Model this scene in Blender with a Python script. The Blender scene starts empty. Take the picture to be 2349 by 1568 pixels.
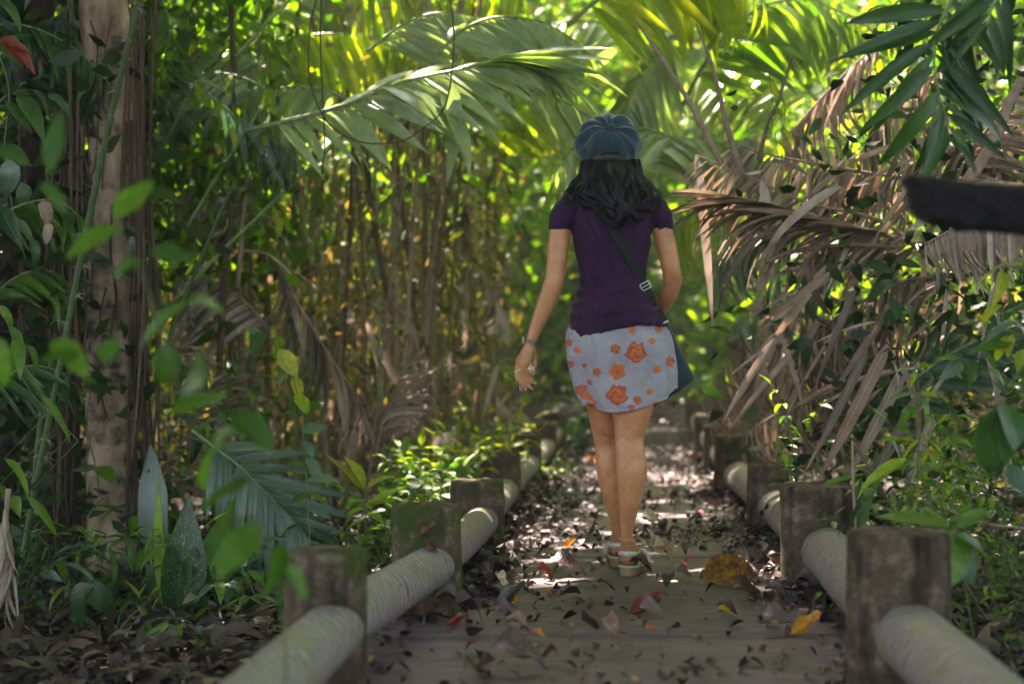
import bpy, bmesh, math, random
import numpy as np
from mathutils import Vector, Matrix, noise
from mathutils.bvhtree import BVHTree

R = math.radians
PI = math.pi
rng = np.random.default_rng(7)
random.seed(7)
scene = bpy.context.scene
COL = scene.collection

# ------------------------------------------------------------------ camera, sky, sun, exposure
CAMZ = 0.76
PITCH = math.atan(33 / 3262)
FOC = 3262.0            # focal length in units of the 2349-wide reading grid
cam_d = bpy.data.cameras.new('camera')
cam = bpy.data.objects.new('camera', cam_d)
COL.objects.link(cam)
cam.location = (0, 0, CAMZ)
cam.rotation_euler = (PI / 2 + PITCH, 0, 0)
cam_d.lens = 50
cam_d.sensor_width = 36
cam_d.clip_start = 0.05
cam_d.clip_end = 400
cam_d.dof.use_dof = True
cam_d.dof.focus_distance = 4.85
cam_d.dof.aperture_fstop = 1.7
scene.camera = cam

SUN_EL, SUN_AZ = 60.0, -22.0
world = bpy.data.worlds.new('World')
scene.world = world
world.use_nodes = True
wn = world.node_tree
sky = wn.nodes.new('ShaderNodeTexSky')
sky.sky_type = 'NISHITA'
sky.sun_disc = False
sky.sun_elevation = R(SUN_EL)
sky.sun_rotation = R(SUN_AZ)
sky.air_density = 1.0
sky.dust_density = 2.5
wn.links.new(sky.outputs[0], wn.nodes['Background'].inputs[0])
wn.nodes['Background'].inputs[1].default_value = 0.10
sd = Vector((math.sin(R(SUN_AZ)) * math.cos(R(SUN_EL)), math.cos(R(SUN_AZ)) * math.cos(R(SUN_EL)), math.sin(R(SUN_EL))))
sun_l = bpy.data.lights.new('sun', 'SUN')
sun_l.energy = 5.0
sun_l.angle = R(0.6)
sun_l.color = (1.0, 0.93, 0.80)
sun = bpy.data.objects.new('sun', sun_l)
COL.objects.link(sun)
sun.location = (0, 0, 20)
sun.rotation_euler = sd.to_track_quat('Z', 'Y').to_euler()
scene.view_settings.view_transform = 'Standard'
scene.view_settings.look = 'None'
scene.view_settings.exposure = 3.3
scene.view_settings.gamma = 1.0
scene.view_settings.use_white_balance = True
scene.view_settings.white_balance_temperature = 7000
scene.view_settings.white_balance_tint = 25
scene.cycles.use_denoising = True
scene.cycles.max_bounces = 7
scene.cycles.diffuse_bounces = 4
scene.cycles.glossy_bounces = 2
scene.cycles.transmission_bounces = 4
scene.cycles.caustics_reflective = False
scene.cycles.caustics_refractive = False
scene.cycles.sample_clamp_indirect = 6

cP, sP = math.cos(PITCH), math.sin(PITCH)
def W(x, y, Y):
    """point of the place at distance Y seen at reading-grid position x, y"""
    u = (x - 1174.5) / FOC; v = (784 - y) / FOC
    d = (u, cP - v * sP, sP + v * cP)
    t = Y / d[1]
    return Vector((d[0] * t, Y, CAMZ + d[2] * t))

# ------------------------------------------------------------------ naming helpers
def tag(o, label=None, cat=None, group=None, kind=None):
    if label: o['label'] = label
    if cat: o['category'] = cat
    if group: o['group'] = group
    if kind: o['kind'] = kind
    return o
def empty(name, loc, label=None, cat=None, group=None):
    o = bpy.data.objects.new(name, None)
    COL.objects.link(o); o.location = loc; o.empty_display_size = 0.05
    return tag(o, label, cat, group)
def link(name, me, mat=None, parent=None, loc=None):
    if mat and not me.materials: me.materials.append(mat)
    o = bpy.data.objects.new(name, me)
    COL.objects.link(o)
    if parent: o.parent = parent
    if loc is not None: o.location = loc
    return o
def mesh(name, verts, faces, smooth=True, uv=None):
    me = bpy.data.meshes.new(name)
    me.from_pydata([tuple(v) for v in verts], [], faces)
    if smooth: me.polygons.foreach_set('use_smooth', [True] * len(me.polygons))
    if uv is not None:
        l = me.uv_layers.new(name='UVMap')
        idx = np.empty(len(me.loops), dtype=np.int32); me.loops.foreach_get('vertex_index', idx)
        l.data.foreach_set('uv', np.asarray(uv, dtype=np.float32)[idx].ravel())
    me.update()
    return me
def spline(pts, n):
    """catmull-rom through pts, n samples"""
    P = [Vector(p) for p in pts]
    if len(P) == 2: return [P[0].lerp(P[1], i / (n - 1)) for i in range(n)]
    P = [P[0] * 2 - P[1]] + P + [P[-1] * 2 - P[-2]]
    out = []; m = len(P) - 3
    for i in range(n):
        t = i / (n - 1) * m; k = min(int(t), m - 1); t -= k
        a, b, c, d = P[k:k + 4]
        out.append(0.5 * ((2 * b) + (c - a) * t + (2 * a - 5 * b + 4 * c - d) * t * t + (3 * b - a - 3 * c + d) * t ** 3))
    return out
def lerp_list(vals, t):
    x = t * (len(vals) - 1); k = min(int(x), len(vals) - 2); return vals[k] + (vals[k + 1] - vals[k]) * (x - k)
def tube_data(pts, radii, sides=8, flat=1.0, caps=True, off=0, wob=0.0):
    n = len(pts); V = []; Fc = []
    t0 = (pts[1] - pts[0]).normalized()
    up = Vector((0, 0, 1)) if abs(t0.z) < 0.9 else Vector((0, 1, 0))
    a = t0.cross(up).normalized()
    for i, p in enumerate(pts):
        t = (pts[min(i + 1, n - 1)] - pts[max(i - 1, 0)]).normalized()
        a = (a - t * a.dot(t)).normalized(); b = t.cross(a)
        r = radii[i] if hasattr(radii, '__len__') else radii
        for s in range(sides):
            an = 2 * PI * s / sides
            rr = r * (1 + wob * noise.noise(Vector((math.cos(an) * 2, math.sin(an) * 2, i * 0.7 + p.x * 9))))
            V.append(p + a * math.cos(an) * rr + b * math.sin(an) * rr * flat)
    for i in range(n - 1):
        for s in range(sides):
            s2 = (s + 1) % sides
            Fc.append((off + i * sides + s, off + i * sides + s2, off + (i + 1) * sides + s2, off + (i + 1) * sides + s))
    if caps:
        V.append(pts[0].copy()); V.append(pts[-1].copy())
        c0, c1 = off + n * sides, off + n * sides + 1
        for s in range(sides):
            s2 = (s + 1) % sides
            Fc.append((c0, off + s2, off + s)); Fc.append((c1, off + (n - 1) * sides + s, off + (n - 1) * sides + s2))
    return V, Fc
class Acc:
    def __init__(s): s.V = []; s.F = []
    def tube(s, pts, radii, sides=8, **k):
        v, f = tube_data(pts, radii, sides, off=len(s.V), **k); s.V += v; s.F += f
    def add(s, V, Fc):
        o = len(s.V); s.V += V; s.F += [tuple(i + o for i in f) for f in Fc]
    def mesh(s, name, smooth=True): return mesh(name, s.V, s.F, smooth)

# ------------------------------------------------------------------ materials
def newmat(name):
    m = bpy.data.materials.new(name); m.use_nodes = True
    nt = m.node_tree; nt.nodes.clear()
    out = nt.nodes.new('ShaderNodeOutputMaterial')
    return m, nt, out
def N(nt, typ, **kw):
    n = nt.nodes.new(typ)
    for k, v in kw.items():
        if k.startswith('i_'):
            key = k[2:]; key = int(key) if key.isdigit() else key.replace('_', ' ')
            n.inputs[key].default_value = v
        else: setattr(n, k, v)
    return n
def L(nt, a, b): nt.links.new(a, b)
def ramp(nt, stops, interp='LINEAR'):
    n = nt.nodes.new('ShaderNodeValToRGB'); cr = n.color_ramp; cr.interpolation = interp
    while len(cr.elements) < len(stops): cr.elements.new(0.5)
    for e, (p, c) in zip(cr.elements, stops):
        e.position = p; e.color = (*c, 1) if len(c) == 3 else c
    return n
def leafmat(name, stops, trans=0.4, tcol=(1.3, 1.5, 0.5), rough=0.4, attr=False, veins=True, spec=0.5, ribs=False):
    m, nt, out = newmat(name)
    if attr:
        src = N(nt, 'ShaderNodeAttribute', attribute_name='tone').outputs['Fac']
    else:
        src = N(nt, 'ShaderNodeObjectInfo').outputs['Random']
    rp = ramp(nt, stops); L(nt, src, rp.inputs[0])
    tc = N(nt, 'ShaderNodeTexCoord')
    nz = N(nt, 'ShaderNodeTexNoise', i_Scale=3.0 if attr else 6.0, i_Detail=3.0)
    L(nt, tc.outputs['Object'], nz.inputs['Vector'])
    mr = N(nt, 'ShaderNodeMapRange'); mr.inputs[1].default_value = 0.3; mr.inputs[2].default_value = 0.7
    mr.inputs[3].default_value = 0.65; mr.inputs[4].default_value = 1.3
    L(nt, nz.outputs['Fac'], mr.inputs[0])
    mul = N(nt, 'ShaderNodeVectorMath', operation='SCALE'); L(nt, rp.outputs[0], mul.inputs[0]); L(nt, mr.outputs[0], mul.inputs['Scale'])
    col = mul.outputs[0]
    bumpsrc = None
    if veins and not attr:
        uv = N(nt, 'ShaderNodeUVMap')
        sep = N(nt, 'ShaderNodeSeparateXYZ'); L(nt, uv.outputs[0], sep.inputs[0])
        ab = N(nt, 'ShaderNodeMath', operation='SUBTRACT'); L(nt, sep.outputs[0], ab.inputs[0]); ab.inputs[1].default_value = 0.5
        a2 = N(nt, 'ShaderNodeMath', operation='ABSOLUTE'); L(nt, ab.outputs[0], a2.inputs[0])
        mid = N(nt, 'ShaderNodeMapRange'); L(nt, a2.outputs[0], mid.inputs[0])
        mid.inputs[1].default_value = 0.0; mid.inputs[2].default_value = 0.05; mid.inputs[3].default_value = 1.0; mid.inputs[4].default_value = 0.0
        # side veins (herringbone) or long ribs
        ph = N(nt, 'ShaderNodeMath', operation='MULTIPLY_ADD')
        if ribs:
            L(nt, a2.outputs[0], ph.inputs[0]); ph.inputs[1].default_value = 90; ph.inputs[2].default_value = 0
        else:
            v12 = N(nt, 'ShaderNodeMath', operation='MULTIPLY'); L(nt, sep.outputs[1], v12.inputs[0]); v12.inputs[1].default_value = 70
            L(nt, a2.outputs[0], ph.inputs[0]); ph.inputs[1].default_value = -38; L(nt, v12.outputs[0], ph.inputs[2])
        sn = N(nt, 'ShaderNodeMath', operation='SINE'); L(nt, ph.outputs[0], sn.inputs[0])
        sm = N(nt, 'ShaderNodeMapRange'); L(nt, sn.outputs[0], sm.inputs[0]); sm.inputs[1].default_value = 0.55; sm.inputs[2].default_value = 1.0
        mx = N(nt, 'ShaderNodeMath', operation='MAXIMUM'); L(nt, mid.outputs[0], mx.inputs[0])
        hs = N(nt, 'ShaderNodeMath', operation='MULTIPLY'); L(nt, sm.outputs[0], hs.inputs[0]); hs.inputs[1].default_value = 0.35
        L(nt, hs.outputs[0], mx.inputs[1])
        mixc = N(nt, 'ShaderNodeMixRGB'); mixc.inputs[2].default_value = (*[min(1, c * 1.5 + .03) for c in stops[len(stops) // 2][1]], 1)
        fm = N(nt, 'ShaderNodeMath', operation='MULTIPLY'); L(nt, mx.outputs[0], fm.inputs[0]); fm.inputs[1].default_value = 0.5
        L(nt, fm.outputs[0], mixc.inputs[0]); L(nt, col, mixc.inputs[1]); col = mixc.outputs[0]
        bumpsrc = mx.outputs[0]
    pb = N(nt, 'ShaderNodeBsdfPrincipled'); pb.inputs['Roughness'].default_value = rough
    pb.inputs['Specular IOR Level'].default_value = spec
    L(nt, col, pb.inputs['Base Color'])
    bp = N(nt, 'ShaderNodeBump', i_Strength=0.35, i_Distance=0.004)
    L(nt, bumpsrc if bumpsrc else nz.outputs['Fac'], bp.inputs['Height']); L(nt, bp.outputs[0], pb.inputs['Normal'])
    if trans > 0:
        tr = N(nt, 'ShaderNodeBsdfTranslucent')
        tm = N(nt, 'ShaderNodeVectorMath', operation='MULTIPLY'); L(nt, col, tm.inputs[0]); tm.inputs[1].default_value = tcol
        L(nt, tm.outputs[0], tr.inputs[0])
        ms = N(nt, 'ShaderNodeMixShader'); ms.inputs[0].default_value = trans
        L(nt, pb.outputs[0], ms.inputs[1]); L(nt, tr.outputs[0], ms.inputs[2]); L(nt, ms.outputs[0], out.inputs[0])
    else: L(nt, pb.outputs[0], out.inputs[0])
    return m
def surf(name, c1, c2, scale=8, rough=0.8, bump=0.4, dist=0.01, stretch=(1, 1, 1), c3=None, s3=3, th3=0.55, w3=0.08, spec=0.3, detail=6, randv=0.0):
    """two-tone noise surface with optional third colour in patches (moss, lichen, stains)"""
    m, nt, out = newmat(name)
    tc = N(nt, 'ShaderNodeTexCoord')
    mp = N(nt, 'ShaderNodeMapping'); mp.inputs['Scale'].default_value = stretch
    L(nt, tc.outputs['Object'], mp.inputs[0])
    nz = N(nt, 'ShaderNodeTexNoise', i_Scale=scale, i_Detail=detail, i_Roughness=0.65); L(nt, mp.outputs[0], nz.inputs['Vector'])
    rp = ramp(nt, [(0.32, c1), (0.68, c2)]); L(nt, nz.outputs['Fac'], rp.inputs[0])
    col = rp.outputs[0]
    if c3:
        n3 = N(nt, 'ShaderNodeTexNoise', i_Scale=s3, i_Detail=5, i_Roughness=0.7); L(nt, tc.outputs['Object'], n3.inputs['Vector'])
        r3 = N(nt, 'ShaderNodeMapRange'); r3.inputs[1].default_value = th3; r3.inputs[2].default_value = th3 + w3
        L(nt, n3.outputs['Fac'], r3.inputs[0])
        mx = N(nt, 'ShaderNodeMixRGB'); L(nt, r3.outputs[0], mx.inputs[0]); L(nt, col, mx.inputs[1]); mx.inputs[2].default_value = (*c3, 1)
        col = mx.outputs[0]
    if randv:
        oi = N(nt, 'ShaderNodeObjectInfo'); mr = N(nt, 'ShaderNodeMapRange'); L(nt, oi.outputs['Random'], mr.inputs[0])
        mr.inputs[3].default_value = 1 - randv; mr.inputs[4].default_value = 1 + randv
        vm = N(nt, 'ShaderNodeVectorMath', operation='SCALE'); L(nt, col, vm.inputs[0]); L(nt, mr.outputs[0], vm.inputs['Scale']); col = vm.outputs[0]
    pb = N(nt, 'ShaderNodeBsdfPrincipled'); pb.inputs['Roughness'].default_value = rough; pb.inputs['Specular IOR Level'].default_value = spec
    L(nt, col, pb.inputs['Base Color'])
    nf = N(nt, 'ShaderNodeTexNoise', i_Scale=scale * 5, i_Detail=4); L(nt, mp.outputs[0], nf.inputs['Vector'])
    ad = N(nt, 'ShaderNodeMath', operation='MULTIPLY_ADD'); L(nt, nf.outputs['Fac'], ad.inputs[0]); ad.inputs[1].default_value = 0.4; L(nt, nz.outputs['Fac'], ad.inputs[2])
    bp = N(nt, 'ShaderNodeBump', i_Strength=bump, i_Distance=dist); L(nt, ad.outputs[0], bp.inputs['Height']); L(nt, bp.outputs[0], pb.inputs['Normal'])
    L(nt, pb.outputs[0], out.inputs[0])
    m['_c'] = 1
    return m

M = {}
M['green'] = leafmat('leaf green', [(0, (.022, .075, .004)), (.5, (.045, .135, .005)), (1, (.09, .20, .008))], .42, (1.5, 1.7, .5), .38)
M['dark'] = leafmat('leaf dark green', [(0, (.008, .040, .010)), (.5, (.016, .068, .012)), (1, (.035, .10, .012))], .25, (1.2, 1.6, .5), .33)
M['blue'] = leafmat('leaf silver green', [(0, (.035, .085, .055)), (.5, (.06, .12, .075)), (1, (.09, .15, .08))], .25, (1.2, 1.7, .6), .33, ribs=True, spec=.9)
M['lime'] = leafmat('leaf lime', [(0, (.08, .20, .004)), (.5, (.14, .29, .005)), (1, (.25, .35, .008))], .5, (1.5, 1.5, .4), .38)
M['yellow'] = leafmat('leaf yellow green', [(0, (.16, .26, .01)), (.5, (.26, .33, .012)), (1, (.38, .36, .02))], .5, (1.4, 1.4, .35), .4)
M['frond'] = leafmat('palm leaflet', [(0, (.045, .13, .010)), (.5, (.09, .20, .015)), (1, (.17, .28, .03))], .42, (1.6, 1.6, .4), .33, ribs=True, spec=.9)
M['pale'] = leafmat('glare tinted palm leaflet', [(0, (.16, .25, .09)), (.5, (.24, .33, .13)), (1, (.32, .40, .17))], .35, (1.5, 1.6, .6), .30, ribs=True, spec=1.0)  # sun glare and haze put into a paler leaflet colour
M['frond_sunlit'] = leafmat('sunlit tinted palm leaflet', [(0, (.12, .22, .01)), (.5, (.20, .30, .012)), (1, (.38, .42, .01))], .55, (1.8, 1.7, .25), .3, ribs=True)  # backlit sun glow put into a yellower leaflet colour
M['dead'] = leafmat('dead palm leaflet', [(0, (.08, .055, .037)), (.4, (.21, .155, .11)), (.8, (.39, .31, .24)), (1, (.22, .125, .07))], .18, (1.2, 1.0, .8), .55, ribs=True)
M['deadpale'] = leafmat('pale dead palm leaflet', [(0, (.24, .165, .125)), (.5, (.36, .27, .22)), (1, (.48, .40, .35))], .2, (1.1, 1.0, .9), .55, ribs=True)
M['litter'] = leafmat('fallen leaf brown', [(0, (.022, .010, .010)), (.3, (.055, .022, .018)), (.6, (.10, .042, .032)), (.85, (.17, .075, .045)), (1, (.25, .13, .09))], .08, (1.5, 1, .8), .42)
M['litter_s'] = leafmat('fallen leaf crumbs', [(0, (.010, .005, .006)), (.45, (.024, .013, .013)), (.75, (.055, .030, .026)), (.90, (.12, .065, .048)), (.98, (.26, .17, .12)), (1, (.5, .28, .03))], .08, (1.5, 1, .8), .5, attr=True)
M['litter_shaded'] = leafmat('shaded fallen leaf crumbs', [(0, (.008, .005, .004)), (.5, (.028, .017, .012)), (.85, (.075, .045, .03)), (1, (.17, .11, .07))], .05, (1.5, 1, .8), .55, attr=True)  # darker copy of the crumbs, with the shade of the floor in its colour
M['orange'] = leafmat('fallen leaf orange', [(0, (.45, .12, .02)), (.5, (.60, .26, .02)), (1, (.75, .45, .03))], .35, (1.3, 1.1, .6), .4)
M['redleaf'] = leafmat('fallen leaf red', [(0, (.16, .018, .012)), (1, (.24, .03, .015))], .3, (1.8, 1, .6), .3)
M['paleleaf'] = leafmat('fallen leaf pale', [(0, (.42, .28, .17)), (1, (.62, .5, .34))], .25, (1.2, 1, .8), .45)
M['purpleleaf'] = leafmat('fallen leaf purplish', [(0, (.075, .038, .042)), (1, (.17, .10, .11))], .1, (1.2, 1, 1), .35)
def stuffmat(name, stops, **k): return leafmat(name, stops, attr=True, spec=.22, **k)
M['mass'] = stuffmat('thicket foliage', [(0, (.020, .060, .004)), (.3, (.055, .13, .005)), (.6, (.12, .24, .008)), (.85, (.22, .32, .012)), (.93, (.26, .19, .06)), (1, (.36, .28, .2))], trans=.5, tcol=(1.75, 2.05, .35), rough=.5)
M['masslow'] = stuffmat('olive brown thicket', [(0, (.022, .034, .003)), (.35, (.06, .08, .005)), (.55, (.10, .095, .015)), (.80, (.16, .105, .055)), (1, (.38, .27, .20))], trans=.35, tcol=(1.5, 1.4, .35), rough=.6)
M['massdark'] = stuffmat('shaded foliage', [(0, (.004, .014, .004)), (.5, (.010, .034, .007)), (.9, (.03, .07, .010)), (1, (.07, .045, .03))], trans=.25, tcol=(1.3, 1.6, .5), rough=.35)  # deep shade of the dense growth put into the leaf colour
M['bark'] = surf('pale bark', (.10, .06, .035), (.46, .34, .235), 9, .85, .8, .016, (1, 1, .4), c3=(.035, .032, .014), s3=5.5, th3=.49, w3=.12)
M['darkbark'] = surf('dark bark', (.014, .009, .007), (.06, .038, .026), 12, .9, .8, .02, (1, 1, .25))
M['root'] = surf('hanging root', (.03, .018, .012), (.11, .07, .045), 20, .85, .5, .01, (1, 1, .2), randv=.4)
M['cane'] = surf('green cane', (.10, .17, .05), (.19, .27, .10), 14, .4, .15, .003, (1, 1, 1), randv=.25)
M['thorncane'] = surf('thorny green stem', (.018, .045, .006), (.04, .085, .010), 20, .5, .3, .004)
M['spine'] = surf('pale spine', (.24, .22, .18), (.42, .39, .33), 30, .5, .1, .002)
M['stem'] = surf('green twig', (.05, .09, .02), (.10, .14, .04), 30, .6, .2, .002, randv=.3)
M['twig'] = surf('brown twig', (.06, .04, .028), (.15, .105, .075), 25, .85, .5, .004, randv=.4)
M['olive'] = surf('olive stem', (.07, .085, .012), (.15, .15, .03), 9, .6, .3, .004, (1, 1, .3), randv=.45)
M['deadstem'] = surf('dry palm stalk', (.16, .10, .07), (.33, .24, .18), 16, .7, .5, .006, (1, 1, 1), randv=.3)
M['charred'] = surf('charred wood', (.0015, .001, .0012), (.016, .010, .013), 22, .85, 1.0, .03, (1, 1, 1))
M['soil'] = surf('forest soil', (.008, .005, .004), (.035, .022, .015), 6, .95, .8, .03, c3=(.03, .045, .012), s3=1.2, th3=.6)

# concrete posts: rough, dark, mossy on patches
def concrete(name):
    m, nt, out = newmat(name)
    tc = N(nt, 'ShaderNodeTexCoord'); geo = N(nt, 'ShaderNodeNewGeometry'); oi = N(nt, 'ShaderNodeObjectInfo')
    ofs = N(nt, 'ShaderNodeVectorMath', operation='SCALE'); L(nt, geo.outputs['Position'], ofs.inputs[0]); ofs.inputs['Scale'].default_value = 1
    n1 = N(nt, 'ShaderNodeTexNoise', i_Scale=14, i_Detail=9, i_Roughness=.78); L(nt, ofs.outputs[0], n1.inputs['Vector'])
    rp = ramp(nt, [(.3, (.026, .018, .012)), (.50, (.078, .056, .038)), (.72, (.27, .21, .155))]); L(nt, n1.outputs['Fac'], rp.inputs[0])
    st = N(nt, 'ShaderNodeMapping'); st.inputs['Scale'].default_value = (14, 14, 2.5); L(nt, geo.outputs['Position'], st.inputs[0])
    n2 = N(nt, 'ShaderNodeTexNoise', i_Scale=1.3, i_Detail=5); L(nt, st.outputs[0], n2.inputs['Vector'])
    r2 = N(nt, 'ShaderNodeMapRange'); r2.inputs[1].default_value = .5; r2.inputs[2].default_value = .72; L(nt, n2.outputs['Fac'], r2.inputs[0])
    mx = N(nt, 'ShaderNodeMixRGB'); L(nt, r2.outputs[0], mx.inputs[0]); L(nt, rp.outputs[0], mx.inputs[1]); mx.inputs[2].default_value = (.014, .012, .008, 1)
    # moss
    n3 = N(nt, 'ShaderNodeTexNoise', i_Scale=5, i_Detail=7, i_Roughness=.75); L(nt, geo.outputs['Position'], n3.inputs['Vector'])
    r3 = N(nt, 'ShaderNodeMapRange'); r3.inputs[1].default_value = .53; r3.inputs[2].default_value = .63; L(nt, n3.outputs['Fac'], r3.inputs[0])
    mx2 = N(nt, 'ShaderNodeMixRGB'); L(nt, r3.outputs[0], mx2.inputs[0]); L(nt, mx.outputs[0], mx2.inputs[1]); mx2.inputs[2].default_value = (.032, .052, .006, 1)
    pb = N(nt, 'ShaderNodeBsdfPrincipled', ); pb.inputs['Roughness'].default_value = .93; pb.inputs['Specular IOR Level'].default_value = .15
    L(nt, mx2.outputs[0], pb.inputs['Base Color'])
    nb = N(nt, 'ShaderNodeTexNoise', i_Scale=90, i_Detail=5); L(nt, geo.outputs['Position'], nb.inputs['Vector'])
    ad = N(nt, 'ShaderNodeMath', operation='ADD'); L(nt, nb.outputs['Fac'], ad.inputs[0]); L(nt, n1.outputs['Fac'], ad.inputs[1])
    bp = N(nt, 'ShaderNodeBump', i_Strength=.7, i_Distance=.008); L(nt, ad.outputs[0], bp.inputs['Height']); L(nt, bp.outputs[0], pb.inputs['Normal'])
    L(nt, pb.outputs[0], out.inputs[0]); return m
M['concrete'] = concrete('weathered post')
M['moss'] = surf('bright moss', (.022, .045, .004), (.075, .12, .008), 60, .95, .9, .01)
def logmat():
    m, nt, out = newmat('ringed rail bark')
    tc = N(nt, 'ShaderNodeTexCoord')
    mp = N(nt, 'ShaderNodeMapping'); mp.inputs['Rotation'].default_value = (0, R(24), 0); L(nt, tc.outputs['Object'], mp.inputs[0])
    nd = N(nt, 'ShaderNodeTexNoise', i_Scale=5, i_Detail=4); L(nt, tc.outputs['Object'], nd.inputs['Vector'])
    av = N(nt, 'ShaderNodeMixRGB', blend_type='ADD'); av.inputs[0].default_value = .14; L(nt, mp.outputs[0], av.inputs[1]); L(nt, nd.outputs['Color'], av.inputs[2])
    wv = N(nt, 'ShaderNodeTexWave', wave_type='BANDS', bands_direction='Z', i_Scale=13, i_Distortion=2.5, i_Detail=3); wv.inputs['Detail Scale'].default_value = 2
    L(nt, av.outputs[0], wv.inputs['Vector'])
    rp = ramp(nt, [(0, (.04, .034, .03)), (.12, (.105, .094, .085)), (.5, (.19, .155, .15)), (1, (.29, .245, .24))]); L(nt, wv.outputs['Fac'], rp.inputs[0])
    n2 = N(nt, 'ShaderNodeTexNoise', i_Scale=9, i_Detail=6, i_Roughness=.7); L(nt, av.outputs[0], n2.inputs['Vector'])
    r2 = N(nt, 'ShaderNodeMapRange'); r2.inputs[1].default_value = .52; r2.inputs[2].default_value = .66; L(nt, n2.outputs['Fac'], r2.inputs[0])
    mx = N(nt, 'ShaderNodeMixRGB'); L(nt, r2.outputs[0], mx.inputs[0]); L(nt, rp.outputs[0], mx.inputs[1]); mx.inputs[2].default_value = (.15, .15, .035, 1)
    n3 = N(nt, 'ShaderNodeTexNoise', i_Scale=16, i_Detail=6, i_Roughness=.7); L(nt, tc.outputs['Object'], n3.inputs['Vector'])
    r3 = N(nt, 'ShaderNodeMapRange'); r3.inputs[1].default_value = .6; r3.inputs[2].default_value = .7; L(nt, n3.outputs['Fac'], r3.inputs[0])
    mx2 = N(nt, 'ShaderNodeMixRGB'); L(nt, r3.outputs[0], mx2.inputs[0]); L(nt, mx.outputs[0], mx2.inputs[1]); mx2.inputs[2].default_value = (.07, .06, .04, 1)
    pb = N(nt, 'ShaderNodeBsdfPrincipled'); pb.inputs['Roughness'].default_value = .6; L(nt, mx2.outputs[0], pb.inputs['Base Color'])
    ad = N(nt, 'ShaderNodeMath', operation='MULTIPLY_ADD'); L(nt, n3.outputs['Fac'], ad.inputs[0]); ad.inputs[1].default_value = .5; L(nt, wv.outputs['Fac'], ad.inputs[2])
    bp = N(nt, 'ShaderNodeBump', i_Strength=.3, i_Distance=.004); L(nt, ad.outputs[0], bp.inputs['Height']); L(nt, bp.outputs[0], pb.inputs['Normal'])
    L(nt, pb.outputs[0], out.inputs[0]); return m
M['log'] = logmat()
def pathmat():
    m, nt, out = newmat('wood grained slab')
    geo = N(nt, 'ShaderNodeNewGeometry')
    nw = N(nt, 'ShaderNodeTexNoise', i_Scale=1.6, i_Detail=3); L(nt, geo.outputs['Position'], nw.inputs['Vector'])
    ad0 = N(nt, 'ShaderNodeMixRGB', blend_type='ADD'); ad0.inputs[0].default_value = .16; L(nt, geo.outputs['Position'], ad0.inputs[1]); L(nt, nw.outputs['Color'], ad0.inputs[2])
    mp = N(nt, 'ShaderNodeMapping'); mp.inputs['Scale'].default_value = (2.2, 36, 1); L(nt, ad0.outputs[0], mp.inputs[0])
    n1 = N(nt, 'ShaderNodeTexNoise', i_Scale=2.2, i_Detail=9, i_Roughness=.72); L(nt, mp.outputs[0], n1.inputs['Vector'])
    rp = ramp(nt, [(.30, (.030, .018, .023)), (.38, (.060, .034, .042)), (.50, (.115, .074, .088)), (.68, (.25, .18, .19))]); L(nt, n1.outputs['Fac'], rp.inputs[0])
    n2 = N(nt, 'ShaderNodeTexNoise', i_Scale=3.2, i_Detail=6, i_Roughness=.65); L(nt, geo.outputs['Position'], n2.inputs['Vector'])
    r2 = N(nt, 'ShaderNodeMapRange'); r2.inputs[1].default_value = .5; r2.inputs[2].default_value = .68; r2.inputs[4].default_value = .75; L(nt, n2.outputs['Fac'], r2.inputs[0])
    mx = N(nt, 'ShaderNodeMixRGB'); L(nt, r2.outputs[0], mx.inputs[0]); L(nt, rp.outputs[0], mx.inputs[1]); mx.inputs[2].default_value = (.055, .048, .022, 1)
    n4 = N(nt, 'ShaderNodeTexNoise', i_Scale=1.8, i_Detail=8, i_Roughness=.7); L(nt, mp.outputs[0], n4.inputs['Vector'])
    r4 = N(nt, 'ShaderNodeMapRange'); r4.inputs[1].default_value = .56; r4.inputs[2].default_value = .7; r4.inputs[4].default_value = .6; L(nt, n4.outputs['Fac'], r4.inputs[0])
    mx3 = N(nt, 'ShaderNodeMixRGB'); L(nt, r4.outputs[0], mx3.inputs[0]); L(nt, mx.outputs[0], mx3.inputs[1]); mx3.inputs[2].default_value = (.10, .10, .14, 1)
    pb = N(nt, 'ShaderNodeBsdfPrincipled'); L(nt, mx3.outputs[0], pb.inputs['Base Color'])
    rr = N(nt, 'ShaderNodeMapRange'); rr.inputs[3].default_value = .38; rr.inputs[4].default_value = .75; L(nt, n2.outputs['Fac'], rr.inputs[0]); L(nt, rr.outputs[0], pb.inputs['Roughness'])
    bp = N(nt, 'ShaderNodeBump', i_Strength=.8, i_Distance=.008); L(nt, n1.outputs['Fac'], bp.inputs['Height']); L(nt, bp.outputs[0], pb.inputs['Normal'])
    L(nt, pb.outputs[0], out.inputs[0]); return m
M['path'] = pathmat()

# ------------------------------------------------------------------ path frame
def pc(Y):   # centre line x of the path
    return 0.37 + 0.083 * (Y - 4.25)
PW = 0.78    # half width of the slab, posts stand on its edges
def ground_z(x, y):
    d = abs(x - pc(y)) - PW
    side = min(1.0, max(0.0, d / .25))
    base = -0.10 - 0.10 * min(1, max(0, (d - .1) / .8)) if x < pc(y) else -0.08 + 0.12 * min(1, max(0, (d - .3) / 2.5))
    z = base * side - .06 * (1 - side)
    z += 0.05 * noise.noise(Vector((x * .9, y * .9, 0))) * side + 0.02 * noise.noise(Vector((x * 4, y * 4, 3))) * side
    if y > 12.0: z += min(.30, (y - 12.0) * .35) + max(0, y - 13) * .02
    return z

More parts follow.
